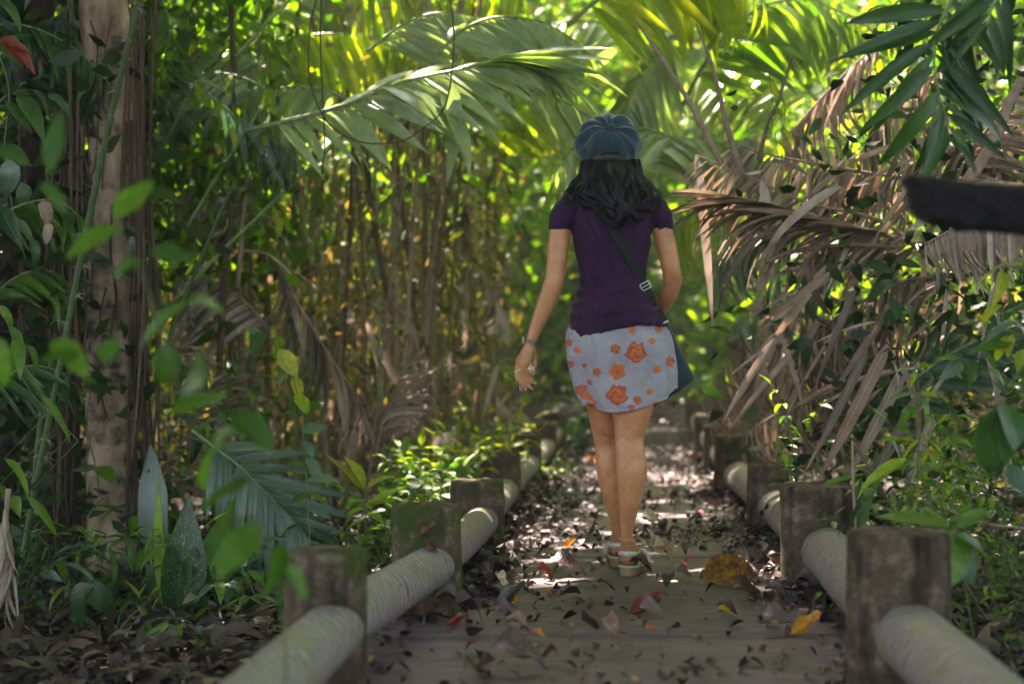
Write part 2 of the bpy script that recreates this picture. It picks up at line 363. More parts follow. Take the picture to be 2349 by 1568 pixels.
# forest floor: one sheet to the horizon, fine near the camera
def build_ground():
    xs = np.concatenate([[-120, -60, -30, -16], np.arange(-9, 10, .22), [16, 30, 60, 120]])
    ys = np.concatenate([[-60, -20, -8], np.arange(-2, 20, .22), [26, 40, 70, 130]])
    V = [(x, y, ground_z(x, y) if abs(x) < 20 and -8 <= y < 30 else -.1 + (max(0, y - 30) * .03)) for y in ys for x in xs]
    nx = len(xs)
    F_ = [(j * nx + i, j * nx + i + 1, (j + 1) * nx + i + 1, (j + 1) * nx + i) for j in range(len(ys) - 1) for i in range(nx - 1)]
    tag(link('ground', mesh('ground', V, F_), M['soil']), 'dark brown forest floor under the plants on both sides of the path', kind='structure')
build_ground()

# path slabs with a narrow joint between, gently uneven
proot = empty('path', (0, 0, 0)); proot['kind'] = 'structure'; proot['label'] = 'grey weathered slab walkway running straight into the jungle'
cuts = [-1.0, .9, 2.55, 3.9, 5.4, 6.8, 8.3, 9.9, 11.4, 11.95]
def slab(y0, y1, zt=0.0, hw=PW):
    g = .003; y0 += g; y1 -= g
    nx, ny = 40, max(6, int((y1 - y0) / .05)); V = []; F_ = []
    for j in range(ny + 1):
        for i in range(nx + 1):
            y = y0 + (y1 - y0) * j / ny; u = -1 + 2 * i / nx
            x = pc(y) + u * hw + .012 * noise.noise(Vector((y * 3, u * 5, 7))) * (abs(u) > .98)
            e = (.012 if i in (0, nx) else 0) + (.006 if j in (0, ny) else 0)
            z = zt - e + .006 * noise.noise(Vector((x * 2, y * 14, 0))) + .006 * noise.noise(Vector((x * 3, y * 3, 5)))
            V.append((x, y, z))
    w = nx + 1
    for j in range(ny):
        for i in range(nx): F_.append((j * w + i, j * w + i + 1, (j + 1) * w + i + 1, (j + 1) * w + i))
    rim = [i for i in range(w)] + [j * w + nx for j in range(1, ny + 1)] + [ny * w + i for i in range(nx - 1, -1, -1)] + [j * w for j in range(ny - 1, 0, -1)]
    o = len(V)
    for r in rim: V.append((V[r][0], V[r][1], V[r][2] - .16))
    for k in range(len(rim)):
        k2 = (k + 1) % len(rim); F_.append((rim[k2], rim[k], o + k, o + k2))
    return link('slab', mesh('slab', V, F_, True), M['path'], proot)
for a, b in zip(cuts[:-1], cuts[1:]): slab(a, b)
for k in range(2): slab(11.95 + k * .6, 12.55 + k * .6 + (.8 if k == 1 else 0), .14 * (k + 1), PW - .04)

# ------------------------------------------------------------------ posts and rails
def make_post(x, y, h, w, label, tilt=(0, 0), moss=False, z0=0, hd=.018):
    root = empty('railing_post', (x, y, z0), label, 'post', 'short round posts along both edges of the path')
    r = w / 2; prof = []
    sides = 40
    for z, rr in [(-.06, 1.05), (0, 1.03), (.03, 1.02), (.07, 1.01), (.11, 1.0), (.15, 1), (.19, .995), (h - .07, .99), (h - .035, .985), (h - .012, .98), (h - .004, .955), (h, .92), (h + .001, .6), (h, .3)]:
        prof.append((z, rr))
    V = []; F_ = []
    for z, rr in prof:
        for s in range(sides):
            a = 2 * PI * s / sides
            q = Vector((math.cos(a), math.sin(a), z * 6 + x * 7))
            d = 1 + .022 * noise.noise(q * 2) + .012 * noise.noise(q * 7)
            V.append((math.cos(a) * r * rr * d + tilt[0] * z, math.sin(a) * r * rr * d + tilt[1] * z, z + .006 * noise.noise(q * 3) * (z > h - .03)))
    for i in range(len(prof) - 1):
        for s in range(sides):
            s2 = (s + 1) % sides; F_.append((i * sides + s, i * sides + s2, (i + 1) * sides + s2, (i + 1) * sides + s))
    V.append((tilt[0] * h, tilt[1] * h, h)); c = len(V) - 1
    for s in range(sides): F_.append((c, (len(prof) - 1) * sides + s, (len(prof) - 1) * sides + (s + 1) % sides))
    link('shaft', mesh('shaft', V, F_), M['concrete'], root)
    if moss:   # cushion of moss on the side that faces the path
        V = []; F_ = []; na, nz = 9, 14
        for j in range(nz):
            for i in range(na):
                a = R(-38 + 46 * i / (na - 1)) if moss == 'r' else R(180 - 30 + 60 * i / (na - 1))
                z = .01 + (h * .93) * j / (nz - 1)
                th = .006 * (1 - abs(2 * i / (na - 1) - 1) ** 2) * (.5 + .9 * abs(noise.noise(Vector((a * 3, z * 20, x))))) - (.012 if noise.noise(Vector((a * 5, z * 14, 4 + x))) > .02 + .5 * (i in (0, na - 1)) * -1 else 0)
                V.append((math.cos(a) * (r * 1.0 + th) + tilt[0] * z, math.sin(a) * (r * 1.0 + th) + tilt[1] * z, z))
        for j in range(nz - 1):
            for i in range(na - 1): F_.append((j * na + i, j * na + i + 1, (j + 1) * na + i + 1, (j + 1) * na + i))
        link('moss_patch', mesh('moss_patch', V, F_), M['moss'], root)
    return root
LP = [(-.56, 1.62, .33, .2), (-.43, 3.26, .318, .19), (-.256, 4.25, .318, .21), (-.143, 5.66, .27, .217), (-.06, 7.03, .29, .205), (.075, 8.6, .29, .2), (.22, 10.1, .29, .2), (.33, 11.6, .3, .2)]
RP = [(.80, 1.72, .35, .23), (.90, 3.33, .352, .24), (1.01, 4.70, .338, .24), (1.115, 6.1, .30, .22), (1.20, 7.68, .335, .225), (1.37, 9.4, .31, .22), (1.5, 10.9, .32, .22), (1.6, 12.3, .34, .22)]
llab = ['round concrete post beside the nearest end of the left rail', 'nearest left post in view, dark and blurred with rail end in front', 'left post with a mossy edge and a curled dead leaf by its rail hole',
        'third left post, low and mossy green on its path side', 'fourth left post beside the lime green ferns', 'fifth left post, small and partly hidden by bright leaves', 'sixth left post, dim and far behind the green leaves', 'farthest left post beside the step of the path']
rlab = ['round concrete post beside the nearest end of the right rail', 'nearest right post, large, dark and blurred behind the big pale rail', 'second right post, tall weathered cylinder beside the golden fallen leaf',
        'third right post, squat grey block with pale rail emerging in front', 'fourth right post with a bright round sunlit top', 'fifth right post, pale brown beside the far litter', 'sixth right post, dark brown and blurred', 'farthest right post at the raised steps']
for i, (x, y, h, w) in enumerate(LP): make_post(x, y, h, w, llab[i], (.02 * (i % 2), -.02), 'r' if i in (2, 3, 4) else False, z0=0 if y < 12 else .15)
for i, (x, y, h, w) in enumerate(RP): make_post(x, y, h, w, rlab[i], (-.02 if i == 2 else .01, 0), False, z0=0 if y < 12 else .15)
def make_rail(p0, p1, r, label):
    d = p1 - p0; n = 70; sides = 40
    root = empty('rail_log', p0, label, 'rail', 'pale ringed log rails between the posts')
    V = []; F_ = []; L_ = d.length
    for i in range(n + 1):
        t = i / n; z = t * L_
        for s in range(sides):
            a = 2 * PI * s / sides
            zz = z + math.cos(a) * r * .5
            ringp = (zz * 24 + .5 * noise.noise(Vector((math.cos(a) * 1.5, math.sin(a) * 1.5, z * 4 + p0.x * 5)))) % 1
            dr = .0010 * (ringp ** 4) + .004 * noise.noise(Vector((math.cos(a), math.sin(a), z * 2 + p0.y)))
            rr = r + dr - (.001 if ringp < .1 else 0)
            V.append((math.cos(a) * rr, math.sin(a) * rr, z))
    for i in range(n):
        for s in range(sides):
            s2 = (s + 1) % sides; F_.append((i * sides + s, i * sides + s2, (i + 1) * sides + s2, (i + 1) * sides + s))
    F_.append(tuple(range(sides - 1, -1, -1))); F_.append(tuple(n * sides + s for s in range(sides)))
    o = link('bark', mesh('bark', V, F_), M['log'], root)
    o.rotation_euler = d.to_track_quat('Z', 'Y').to_euler()
    return root
lz = [.14, .143, .143, .11, .10, .11, .12, .14]
rz = [.13, .124, .132, .125, .125, .12, .13, .2]
lrl = ['nearest left rail, thick, pale and heavily blurred', 'left rail sloping up to the post with the curled dead leaf', 'left rail of yellowish bark between the second and third left posts', 'short looking left rail before the fourth left post', 'left rail behind the lime green ferns', 'left rail far off in deep shade', 'farthest left rail near the steps']
rrl = ['nearest right rail, big, pale and blurred with a dark joint', 'right rail streaked yellow running to the second right post', 'right rail with dark cracks behind the second right post', 'right rail with green stains between third and fourth posts', 'right rail behind the bright topped post', 'right rail far off beside the dead fronds', 'farthest right rail by the raised steps']
for i in range(7):
    a = Vector((LP[i][0] + .03, LP[i][1] + .02, lz[i])); b = Vector((LP[i + 1][0] + .03, LP[i + 1][1] - .02, lz[i + 1])); make_rail(a, b, .063 if i else .066, lrl[i])
    a = Vector((RP[i][0] + .01, RP[i][1] + .02, rz[i])); b = Vector((RP[i + 1][0] + .01, RP[i + 1][1] - .02, rz[i + 1])); make_rail(a, b, .078, rrl[i])

# ------------------------------------------------------------------ leaf shapes
def leaf_mesh(name, kind='lance', n=6, droop=.12, fold=.18, width=.22, twist=0., wave=0., curl=0., seed=0):
    rs = random.Random(seed); V = []; UV = []; F_ = []
    for i in range(n + 1):
        t = i / n
        if kind == 'lance': w = math.sin(PI * t ** .75) ** .9 * (1 - .15 * t)
        elif kind == 'oval': w = math.sin(PI * t ** .85) ** .75
        elif kind == 'strap': w = min(1, t * 7 + .25) * (1 - max(0, t - .55) / .45) ** .8
        elif kind == 'ovate': w = math.sin(PI * min(1, t ** .62)) ** .85
        elif kind == 'acum': w = (math.sin(PI * min(1, t * 1.12) ** .85) ** .8 if t < .8 else .30 * (1 - (t - .8) / .2)) if t < .8 or True else 0
        w = max(w, .03 if 0 < i < n else 0.012) * width / 2
        # centre line bends by droop
        ang = droop * 2 * t
        cy = (math.sin(ang) / (droop * 2)) if abs(droop) > 1e-3 else t
        cz = -(1 - math.cos(ang)) / (droop * 2) if abs(droop) > 1e-3 else 0
        tw = twist * t
        for s in (-1, -.5, 0, .5, 1) if curl else (-1, 0, 1):
            ca = curl * s
            px = (math.sin(ca) / curl if curl else s) * w * math.cos(tw)
            pz = abs(s) * w * fold * 2 + wave * w * math.sin(t * 9 + s * 2 + seed) + ((1 - math.cos(ca)) / curl * w if curl else 0) + s * w * math.sin(tw)
            V.append((px, cy, cz + pz)); UV.append((.5 + s / 2, t))
    k = 5 if curl else 3
    for i in range(n):
        for s in range(k - 1): F_.append((i * k + s, i * k + s + 1, (i + 1) * k + s + 1, (i + 1) * k + s))
    return mesh(name, V, F_, True, UV)
def variants(name, mats, cnt, **kw):
    """leaf meshes: cnt shapes for every material"""
    out = {}
    for mk in mats:
        out[mk] = []
        for i in range(cnt):
            k = dict(kw); k['seed'] = i
            k['droop'] = kw.get('droop', .12) * (.3 + 1.0 * i); k['twist'] = kw.get('twist', 0) * (i - cnt / 2)
            me = leaf_mesh(name, **k); me.materials.append(M[mk]); out[mk].append(me)
    return out
greens = ['green', 'dark', 'blue', 'lime', 'yellow']
LV_small = variants('leaf', greens + ['dead'], 4, kind='lance', n=6, droop=.25, fold=.15, width=.34, twist=.25, wave=.12)
LV_oval = variants('leaf', greens, 3, kind='oval', n=7, droop=.2, fold=.1, width=.46, twist=.2, wave=.1)
LV_strap = variants('leaflet', ['pale', 'frond', 'frond_sunlit', 'blue', 'dark', 'green', 'lime', 'dead', 'deadpale'], 5, kind='strap', n=8, droop=.22, fold=.3, width=.085, twist=.35)
LV_wide = variants('leaflet', ['pale', 'frond', 'frond_sunlit', 'blue', 'dark', 'lime', 'green', 'dead', 'deadpale'], 4, kind='lance', n=8, droop=.2, fold=.22, width=.16, twist=.3)

def basis(d, up):
    y = d.normalized(); x = y.cross(up)
    if x.length < 1e-4: x = y.cross(Vector((1, 0, 0)))
    x.normalize(); z = x.cross(y)
    return Matrix((x, y, z)).transposed()
def put(name, me, parent, pos, d, up, length, ws=1.0, origin=None):
    o = bpy.data.objects.new(name, me); COL.objects.link(o)
    m = basis(d, up).to_4x4() @ Matrix.Diagonal((length * ws, length, length, 1))
    if parent:
        o.parent = parent
        m.translation = pos - (origin if origin is not None else parent.location)
    else: m.translation = pos
    o.matrix_basis = m
    return o
UP = Vector((0, 0, 1))
def frond(label, pts, n, ll, mat, vs=None, angle=55, rr=.008, rmat='cane', group=None, name='palm_frond', cat='palm frond', up=None, drop=.35, ws=1.0, start=.12, seed=0, jit=.15, two=True, sides=(1, -1), lenf=None, forward=0.0):
    """leaf of a palm: a stalk with separate leaflets. pts base -> tip in world space"""
    rs = random.Random(seed + 11)
    vs = vs or LV_strap
    P = spline(pts, 26)
    root = empty(name, P[0], label, cat, group)
    a = Acc(); a.tube([p - P[0] for p in P], [rr * (1 - .8 * i / 25) for i in range(26)], 6)
    link('stalk', a.mesh('stalk'), M[rmat], root)
    U = up or UP
    for k in range(n):
        t = start + (1 - start) * (k + .5) / n
        p = Vector(lerp_list(P, t)); i = min(int(t * 25), 24)
        tan = (P[i + 1] - P[i]).normalized()
        side = tan.cross(U)
        if side.length < .05: side = Vector((1, 0, 0))
        side.normalize(); nrm = side.cross(tan).normalized()
        an = R(angle) * (1 - .45 * t) + rs.uniform(-jit, jit)
        l = ll * (lenf(t) if lenf else (math.sin(PI * min(1, .18 + t * .75)) ** .6))
        for s in sides:
            if rs.random() < .04: continue
            an2 = an + rs.uniform(-jit, jit) * .5
            d = tan * math.cos(an2) + side * s * math.sin(an2) + nrm * (.12 - drop * rs.uniform(.6, 1.2)) + Vector((0, 0, -drop * .4)) + Vector((0, forward, 0))
            put('leaflet', rs.choice(vs[mat]), root, p, d, nrm + side * s * .25 + Vector((rs.uniform(-1, 1), rs.uniform(-1, 1), rs.uniform(-1, 1))) * jit, l * rs.uniform(.85, 1.1), ws * rs.uniform(.8, 1.15))
    return root
def sprig(name, label, cat, stems, mat, vs, ll, step, group=None, opp=True, sr=.003, smat='stem', seed=0, droop=.3, tip=True, spread=65, jit=.35, ws=1.0):
    """leafy plant: stems (lists of world points) carrying leaves along them"""
    rs = random.Random(seed + 5)
    root = empty(name, Vector(stems[0][0]), label, cat, group); o = root.location
    a = Acc()
    for st in stems:
        P = spline(st, max(8, 6 * len(st))); m = len(P)
        a.tube([p - o for p in P], [sr * (1.15 - .75 * i / (m - 1)) for i in range(m)], 5)
        Ltot = sum((P[i + 1] - P[i]).length for i in range(m - 1)); acc = 0; nxt = step * .8; flip = 1; phase = rs.uniform(0, 6)
        for i in range(m - 1):
            seg = (P[i + 1] - P[i]).length; tan = (P[i + 1] - P[i]).normalized()
            while acc + seg > nxt:
                q = P[i].lerp(P[i + 1], (nxt - acc) / seg)
                side = tan.cross(UP)
                if side.length < .2: side = tan.cross(Vector((math.cos(phase), math.sin(phase), 0))); phase += 2.0
                side.normalize()
                rot = Matrix.Rotation(rs.uniform(-.5, .5), 3, tan); side = rot @ side
                for s in ((1, -1) if opp else (flip,)):
                    sp = R(spread) + rs.uniform(-.25, .25)
                    d = tan * math.cos(sp) + side * s * math.sin(sp) + Vector((0, 0, -droop * rs.uniform(.2, 1.2)))
                    upv = UP + Vector((rs.uniform(-1, 1), rs.uniform(-1, 1), 0)) * jit
                    put('leaf', rs.choice(vs[mat if isinstance(mat, str) else rs.choice(mat)]), root, q, d, upv, ll * rs.uniform(.7, 1.15), ws)
                flip *= -1; nxt += step * rs.uniform(.8, 1.25)
            acc += seg
        if tip: put('leaf', rs.choice(vs[mat if isinstance(mat, str) else rs.choice(mat)]), root, P[-1], (P[-1] - P[-2]).normalized() + Vector((0, 0, -.2)), UP, ll * .9, ws)
    link('stem', a.mesh('stem'), M[smat], root)
    return root

# ------------------------------------------------------------------ masses nobody could count (joined real geometry)
TPL = {}
def tpl(wid, fold, droop, n=3):
    ys = np.linspace(0, 1, n + 1); V = [(0, 0, 0)]; F_ = []
    for y in ys[1:-1]:
        w = math.sin(PI * y ** .8) * wid / 2; z = -droop * y * y
        V += [(-w, y, z + w * fold), (w, y, z + w * fold)]
    V.append((0, 1, -droop)); F_.append((0, 2, 1))
    for i in range(n - 2): a = 1 + 2 * i; F_ += [(a, a + 1, a + 3), (a, a + 3, a + 2)]
    a = 1 + 2 * (n - 2); F_.append((a, a + 1, len(V) - 1))
    return np.array(V, dtype=np.float32), np.array(F_, dtype=np.int32)
def cloud(name, label, C, S, mat, tone, wid=.4, fold=.4, droop=.2, dirz=(-.4, .5), n=3, D=None, flat=.0, wscale=None):
    """many small leaves at centres C with sizes S in one mesh"""
    Nn = len(C); V, F_ = tpl(wid, fold, droop, n)
    if D is None:
        az = rng.uniform(0, 2 * PI, Nn); dz = rng.normal(dirz[0], dirz[1], Nn)
        D = np.stack([np.cos(az), np.sin(az), dz], 1)
    D = D / np.linalg.norm(D, axis=1, keepdims=True)
    U = rng.normal(0, 1, (Nn, 3)) * (1 - flat); U[:, 2] += flat * 2.5 + .3
    X = np.cross(D, U); X /= np.linalg.norm(X, axis=1, keepdims=True) + 1e-9
    Z = np.cross(X, D)
    S = S[:, None, None]
    P = C[:, None, :] + S * (V[None, :, 0:1] * X[:, None, :] + V[None, :, 1:2] * D[:, None, :] + V[None, :, 2:3] * Z[:, None, :])
    nv = len(V); P = P.reshape(-1, 3)
    Fa = (F_[None] + (np.arange(Nn) * nv)[:, None, None]).reshape(-1, 3)
    me = bpy.data.meshes.new(name)
    me.vertices.add(len(P)); me.vertices.foreach_set('co', P.astype(np.float32).ravel())
    me.loops.add(Fa.size); me.loops.foreach_set('vertex_index', Fa.astype(np.int32).ravel())
    me.polygons.add(len(Fa)); me.polygons.foreach_set('loop_start', np.arange(0, Fa.size, 3, dtype=np.int32))
    me.polygons.foreach_set('loop_total', np.full(len(Fa), 3, dtype=np.int32))
    me.update(calc_edges=True)
    at = me.attributes.new('tone', 'FLOAT', 'POINT'); at.data.foreach_set('value', np.repeat(tone, nv).astype(np.float32))
    return tag(link(name, me, mat), label, None, None, 'stuff')
def clumpy(Cn, k, spread):
    """k points round each of the centres"""
    return np.repeat(Cn, k, axis=0) + rng.normal(0, 1, (len(Cn) * k, 3)) * np.array(spread)
def pcx(Y): return 0.37 + 0.083 * (Y - 4.25)

def where(x):
    for lim, ph in [(120, 'near the left frame edge'), (250, 'over the pale trunk'), (380, 'just right of the pale trunk'), (520, 'left of the slanting cane'), (640, 'beside the slanting cane'), (760, 'under the looped vine'), (900, 'in the middle of the left thicket'), (1050, 'above the third left post'), (1180, 'above the fourth left post'),
                    (1400, 'close to her left arm'), (1700, 'behind her right shoulder'), (1800, 'above the bright topped post'), (1900, 'above the squat right post'), (2050, 'above the second right post'), (2180, 'left of the charred log'), (2280, 'under the charred log')]:
        if x < lim: return ph
    return 'at the right frame edge'
# ------------------------------------------------------------------ forest masses
def region(n, xf, yr, zr, clump=9, spread=(.22, .22, .2)):
    m = max(1, n // clump)
    Y = rng.uniform(*yr, m); X = np.array([rng.uniform(*xf(y)) for y in Y]); Z = rng.uniform(*zr, m)
    return clumpy(np.stack([X, Y, Z], 1), clump, spread)
def tones(n, a=2.0, b=2.2): return rng.beta(a, b, n)
# upper bright foliage of the thicket left of the path
C = region(26000, lambda y: (-7.0, pcx(y) - .75 + max(0, y - 10) * .5), (7.6, 14.5), (1.7, 6.2), 10, (.26, .3, .25))
cloud('thicket_foliage', 'bright green leafy thicket behind and left of the woman', C, rng.uniform(.07, .16, len(C)), M['mass'], np.clip(tones(len(C)) + .08, 0, 1), .42)
C = region(30000, lambda y: (-6.0, pcx(y) - .85), (7.4, 13.0), (-.1, 2.6), 10, (.1, .2, .3))
cloud('thicket_undergrowth', 'olive and brown tangle of thin stems and leaves left of the path', C, rng.uniform(.05, .12, len(C)), M['masslow'], tones(len(C)), .30, dirz=(-1.2, .7))
C = region(17000, lambda y: (pcx(y) + .95, 7.5), (7.2, 13), (.9, 6), 10, (.3, .3, .25))
cloud('thicket_foliage', 'yellow green leafy thicket behind the dead fronds on the right', C, rng.uniform(.07, .16, len(C)), M['mass'], np.clip(tones(len(C)) + .1, 0, 1), .42)
C = region(5000, lambda y: (pcx(y) + .95, 7), (6.6, 12), (-.1, 1.2), 10, (.2, .2, .15))
cloud('thicket_undergrowth', 'low brown and green tangle behind the right posts', C, rng.uniform(.05, .13, len(C)), M['masslow'], tones(len(C)), .35)
C = region(30000, lambda y: (-12, 13), (13.6, 21), (.1, 9), 12, (.5, .4, .35))
cloud('far_forest', 'hazy wall of forest leaves at the far end of the walkway', C, rng.uniform(.18, .36, len(C)), M['mass'], np.clip(tones(len(C)) + .1, 0, 1), .55)
C = region(26000, lambda y: (-20, 22), (22, 32), (0, 17), 12, (.9, .6, .6))
cloud('far_forest', 'distant tree foliage seen through the gaps of the jungle', C, rng.uniform(.5, .85, len(C)), M['mass'], np.clip(tones(len(C)) + .1, 0, 1), .6)
# dark dense growth at the left
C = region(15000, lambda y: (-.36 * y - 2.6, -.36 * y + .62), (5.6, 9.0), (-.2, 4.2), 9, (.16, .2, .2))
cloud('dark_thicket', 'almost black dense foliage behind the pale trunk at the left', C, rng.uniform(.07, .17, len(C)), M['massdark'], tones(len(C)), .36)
C = region(5500, lambda y: (-.30 * y - .1, -.30 * y + 1.0), (6.8, 9.0), (1.2, 4.2), 10, (.15, .2, .22))
cloud('climber_foliage', 'green climbing leaves hanging right of the pale trunk', C, rng.uniform(.07, .14, len(C)), M['mass'], np.clip(tones(len(C)) * .8, 0, 1), .5, dirz=(-.8, .4))
# dark growth at the far right top
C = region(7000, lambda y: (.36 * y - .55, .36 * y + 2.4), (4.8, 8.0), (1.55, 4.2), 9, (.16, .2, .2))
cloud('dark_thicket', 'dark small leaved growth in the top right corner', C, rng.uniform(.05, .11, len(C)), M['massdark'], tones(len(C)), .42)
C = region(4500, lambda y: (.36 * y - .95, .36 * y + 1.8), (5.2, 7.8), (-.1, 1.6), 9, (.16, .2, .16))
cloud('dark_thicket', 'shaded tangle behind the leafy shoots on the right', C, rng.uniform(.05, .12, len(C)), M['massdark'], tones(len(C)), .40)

# unseen forest canopy added overhead for shade, with openings shaped for the sun
def canopy():
    n = 9000
    c = np.stack([rng.uniform(-16, 16, n), rng.uniform(-12, 26, n), rng.uniform(6.6, 10.5, n)], 1)
    keep = []
    for p in c:
        k = (p[2] - 2.0) / sd.z; q = Vector(p) - sd * k
        g = 0.0
        for (gx, gy, rx, ry, s) in GAPS:
            e = ((q.x - gx) / rx) ** 2 + ((q.y - gy) / ry) ** 2
            if e < 1: g = max(g, s)
        keep.append(rng.random() > g)
    c = c[np.array(keep)]
    C = clumpy(c, 9, (.32, .32, .16))
    cloud('shade_canopy', 'unseen tree canopy over the walkway, added for shade with gaps shaped for the sun', C, rng.uniform(.32, .58, len(C)), M['mass'], np.clip(tones(len(C)), 0, .9), .6, n=2, flat=.6)
GAPS = [(-.3, 19.2, 8.0, 9.6, .98), (-2.0, 9.0, 1.9, 3.2, .97), (2.8, 7.8, 1.5, 3.0, .95), (2.3, 5.3, .6, .8, .85), (.25, 5.35, .4, .5, .6), (-1.15, 6.0, .45, .5, .9), (.3, 8.0, .5, .5, .8), (1.5, -9.6, 5.5, 4.8, .93), (-.9, 6.4, 1.25, 1.1, .97), (.12, 6.5, .3, .34, .6), (2.3, 7.2, 1.2, 1.2, .97), (1.95, 6.0, .95, 1.0, .9), (1.15, 5.15, .5, .5, .9)]  # openings shaped to let sun and sky reach chosen spots
canopy()
C = region(9000, lambda y: (-4.4, .5), (4.7, 8.2), (7.0, 8.6), 10, (.3, .3, .15))  # extra unseen boughs placed to block the sun from the near walkway
cloud('shade_canopy', 'unseen dense boughs added overhead to shade the near end of the walkway', C, rng.uniform(.25, .45, len(C)), M['mass'], np.clip(tones(len(C)) * .8, 0, .9), .6, n=2, flat=.6)
C = region(8000, lambda y: (-7.5, -.34 * y + .1), (2.0, 8.5), (4.0, 6.0), 10, (.3, .3, .2))  # unseen boughs added to cut the sky light on the left bank
cloud('shade_canopy', 'unseen dark boughs added overhead to darken the left bank', C, rng.uniform(.2, .4, len(C)), M['massdark'], tones(len(C)), .6, n=2, flat=.5)
C = region(6000, lambda y: (-14, 16), (21, 25), (0, 6), 12, (.6, .4, .4))
cloud('far_forest', 'dense low far foliage closing the end of the walkway', C, rng.uniform(.4, .8, len(C)), M['mass'], tones(len(C)), .6)

# slender upright stems in the thicket
def stems():
    rs = random.Random(3)
    for k in range(150):
        y = rs.uniform(7.4, 12.0)
        if k < 132: px = rs.uniform(560, 1290)
        else: px = rs.uniform(1600, 2250); y = rs.uniform(7.5, 11)
        x = (px - 1174.5) / FOC * y
        if abs(x - pc(y)) < 1.0: continue
        z0 = ground_z(x, y) - .03; h = rs.uniform(2.2, 5.5); lean = rs.uniform(-.18, .18)
        P = spline([Vector((x, y, z0)), Vector((x + lean * h * .3 + rs.uniform(-.05, .05), y, z0 + h * .4)), Vector((x + lean * h * .8 + rs.uniform(-.1, .1), y + rs.uniform(-.2, .2), z0 + h))], 14)
        r = rs.uniform(.008, .026)
        acc = Acc(); acc.tube([p - P[0] for p in P], [r * (1 - .4 * i / 13) for i in range(14)], 6, wob=.15)
        mk = rs.choice(['olive', 'olive', 'twig', 'cane', 'deadstem'])
        o = link('thicket_stem', acc.mesh('thicket_stem'), M[mk], None, P[0])
        tag(o, 'thin ' + {'olive': 'olive', 'twig': 'brown', 'cane': 'green', 'deadstem': 'tan'}[mk] + (' stem leaning right ' if lean > .06 else ' stem leaning left ' if lean < -.06 else ' upright stem ') + where(px), 'stem', 'thin upright stems in the thicket')
stems()

# ------------------------------------------------------------------ pale trunk, dark trunks, vines on the left
def trunk():
    root = empty('tree', W(268, 1340, 6.0), 'tall pale mottled trunk with mossy patches at the left', 'tree')
    o = root.location
    ctr = [(265, 1420), (262, 1250), (258, 1050), (252, 850), (252, 650), (258, 480), (258, 330), (246, 150), (236, 0), (222, -220), (205, -700)]
    wid = [.125, .115, .098, .10, .104, .098, .095, .10, .105, .10, .09]
    P = spline([W(x, y, 6.0) for x, y in ctr], 70); V = []; F_ = []; s_ = 36
    for i, p in enumerate(P):
        r = lerp_list(wid, i / 69)
        for s in range(s_):
            a = 2 * PI * s / s_
            q = Vector((math.cos(a) * 1.2, math.sin(a) * 1.2, p.z * 2.2))
            rr = r * (1 + .13 * noise.noise(q) + .05 * noise.noise(q * 4))
            V.append((p.x - o.x + math.cos(a) * rr, p.y - o.y + math.sin(a) * rr, p.z - o.z))
    for i in range(69):
        for s in range(s_): F_.append((i * s_ + s, i * s_ + (s + 1) % s_, (i + 1) * s_ + (s + 1) % s_, (i + 1) * s_ + s))
    link('trunk', mesh('trunk', V, F_), M['bark'], root)
    # twig stubs and the crown far above
    rs = random.Random(4); a = Acc()
    for k in range(6):
        p0 = P[-3 - k] - o; d = Vector((rs.uniform(-1, 1), rs.uniform(-1, 1), .8)).normalized()
        a.tube(spline([p0, p0 + d * .8, p0 + d * 1.7 + Vector((0, 0, .2))], 8), [.04 - .004 * i for i in range(8)], 6)
    link('limbs', a.mesh('limbs'), M['bark'], root)
    # peeling flakes and thin climbing roots gripping the bark
    for k in range(9):
        xs = rs.uniform(198, 300); y0 = rs.uniform(-30, 700); a = Acc()
        pts = [W(xs + rs.uniform(-14, 14) + .03 * j * (rs.random() - .7) * 60, y0 + j * rs.uniform(60, 110), 5.885) for j in range(5)]
        a.tube([p - o for p in spline(pts, 16)], rs.uniform(.003, .008), 5); link('climbing_root', a.mesh('climbing_root'), M['root'], root)
trunk()
# small number plate nailed on the trunk
pr = empty('tree_plate', W(303, 546, 5.86), 'small dull purple plate with pale marks nailed to the pale trunk', 'sign')
bm = bmesh.new(); bmesh.ops.create_cube(bm, size=1); bmesh.ops.scale(bm, vec=(.042, .004, .094), verts=bm.verts); bmesh.ops.bevel(bm, geom=bm.edges, offset=.0012, segments=1, affect='EDGES')
me = bpy.data.meshes.new('plate'); bm.to_mesh(me); bm.free(); pl = link('plate', me, surf('plate paint', (.085, .05, .055), (.15, .10, .105), 20, .6, .2, .002), pr)
pm = surf('plate print', (.40, .36, .38), (.52, .48, .50), 40, .6, .1, .001)
for (mx, mz, sx, sz) in [(.002, .022, .014, .012), (-.002, -.001, .026, .004), (-.002, -.012, .026, .004), (.0, -.022, .022, .003), (.013, -.034, .010, .022)]:
    v = [(mx - sx / 2, -.0024, mz - sz / 2), (mx + sx / 2, -.0024, mz - sz / 2), (mx + sx / 2, -.0024, mz + sz / 2), (mx - sx / 2, -.0024, mz + sz / 2)]
    v += [(a_, -.0019, c_) for a_, b_, c_ in v]
    link('mark', mesh('mark', v, [(0, 1, 2, 3), (4, 7, 6, 5), (0, 4, 5, 1), (1, 5, 6, 2), (2, 6, 7, 3), (3, 7, 4, 0)], False), pm, pr)
pr.rotation_euler = (0, R(-2), R(14))

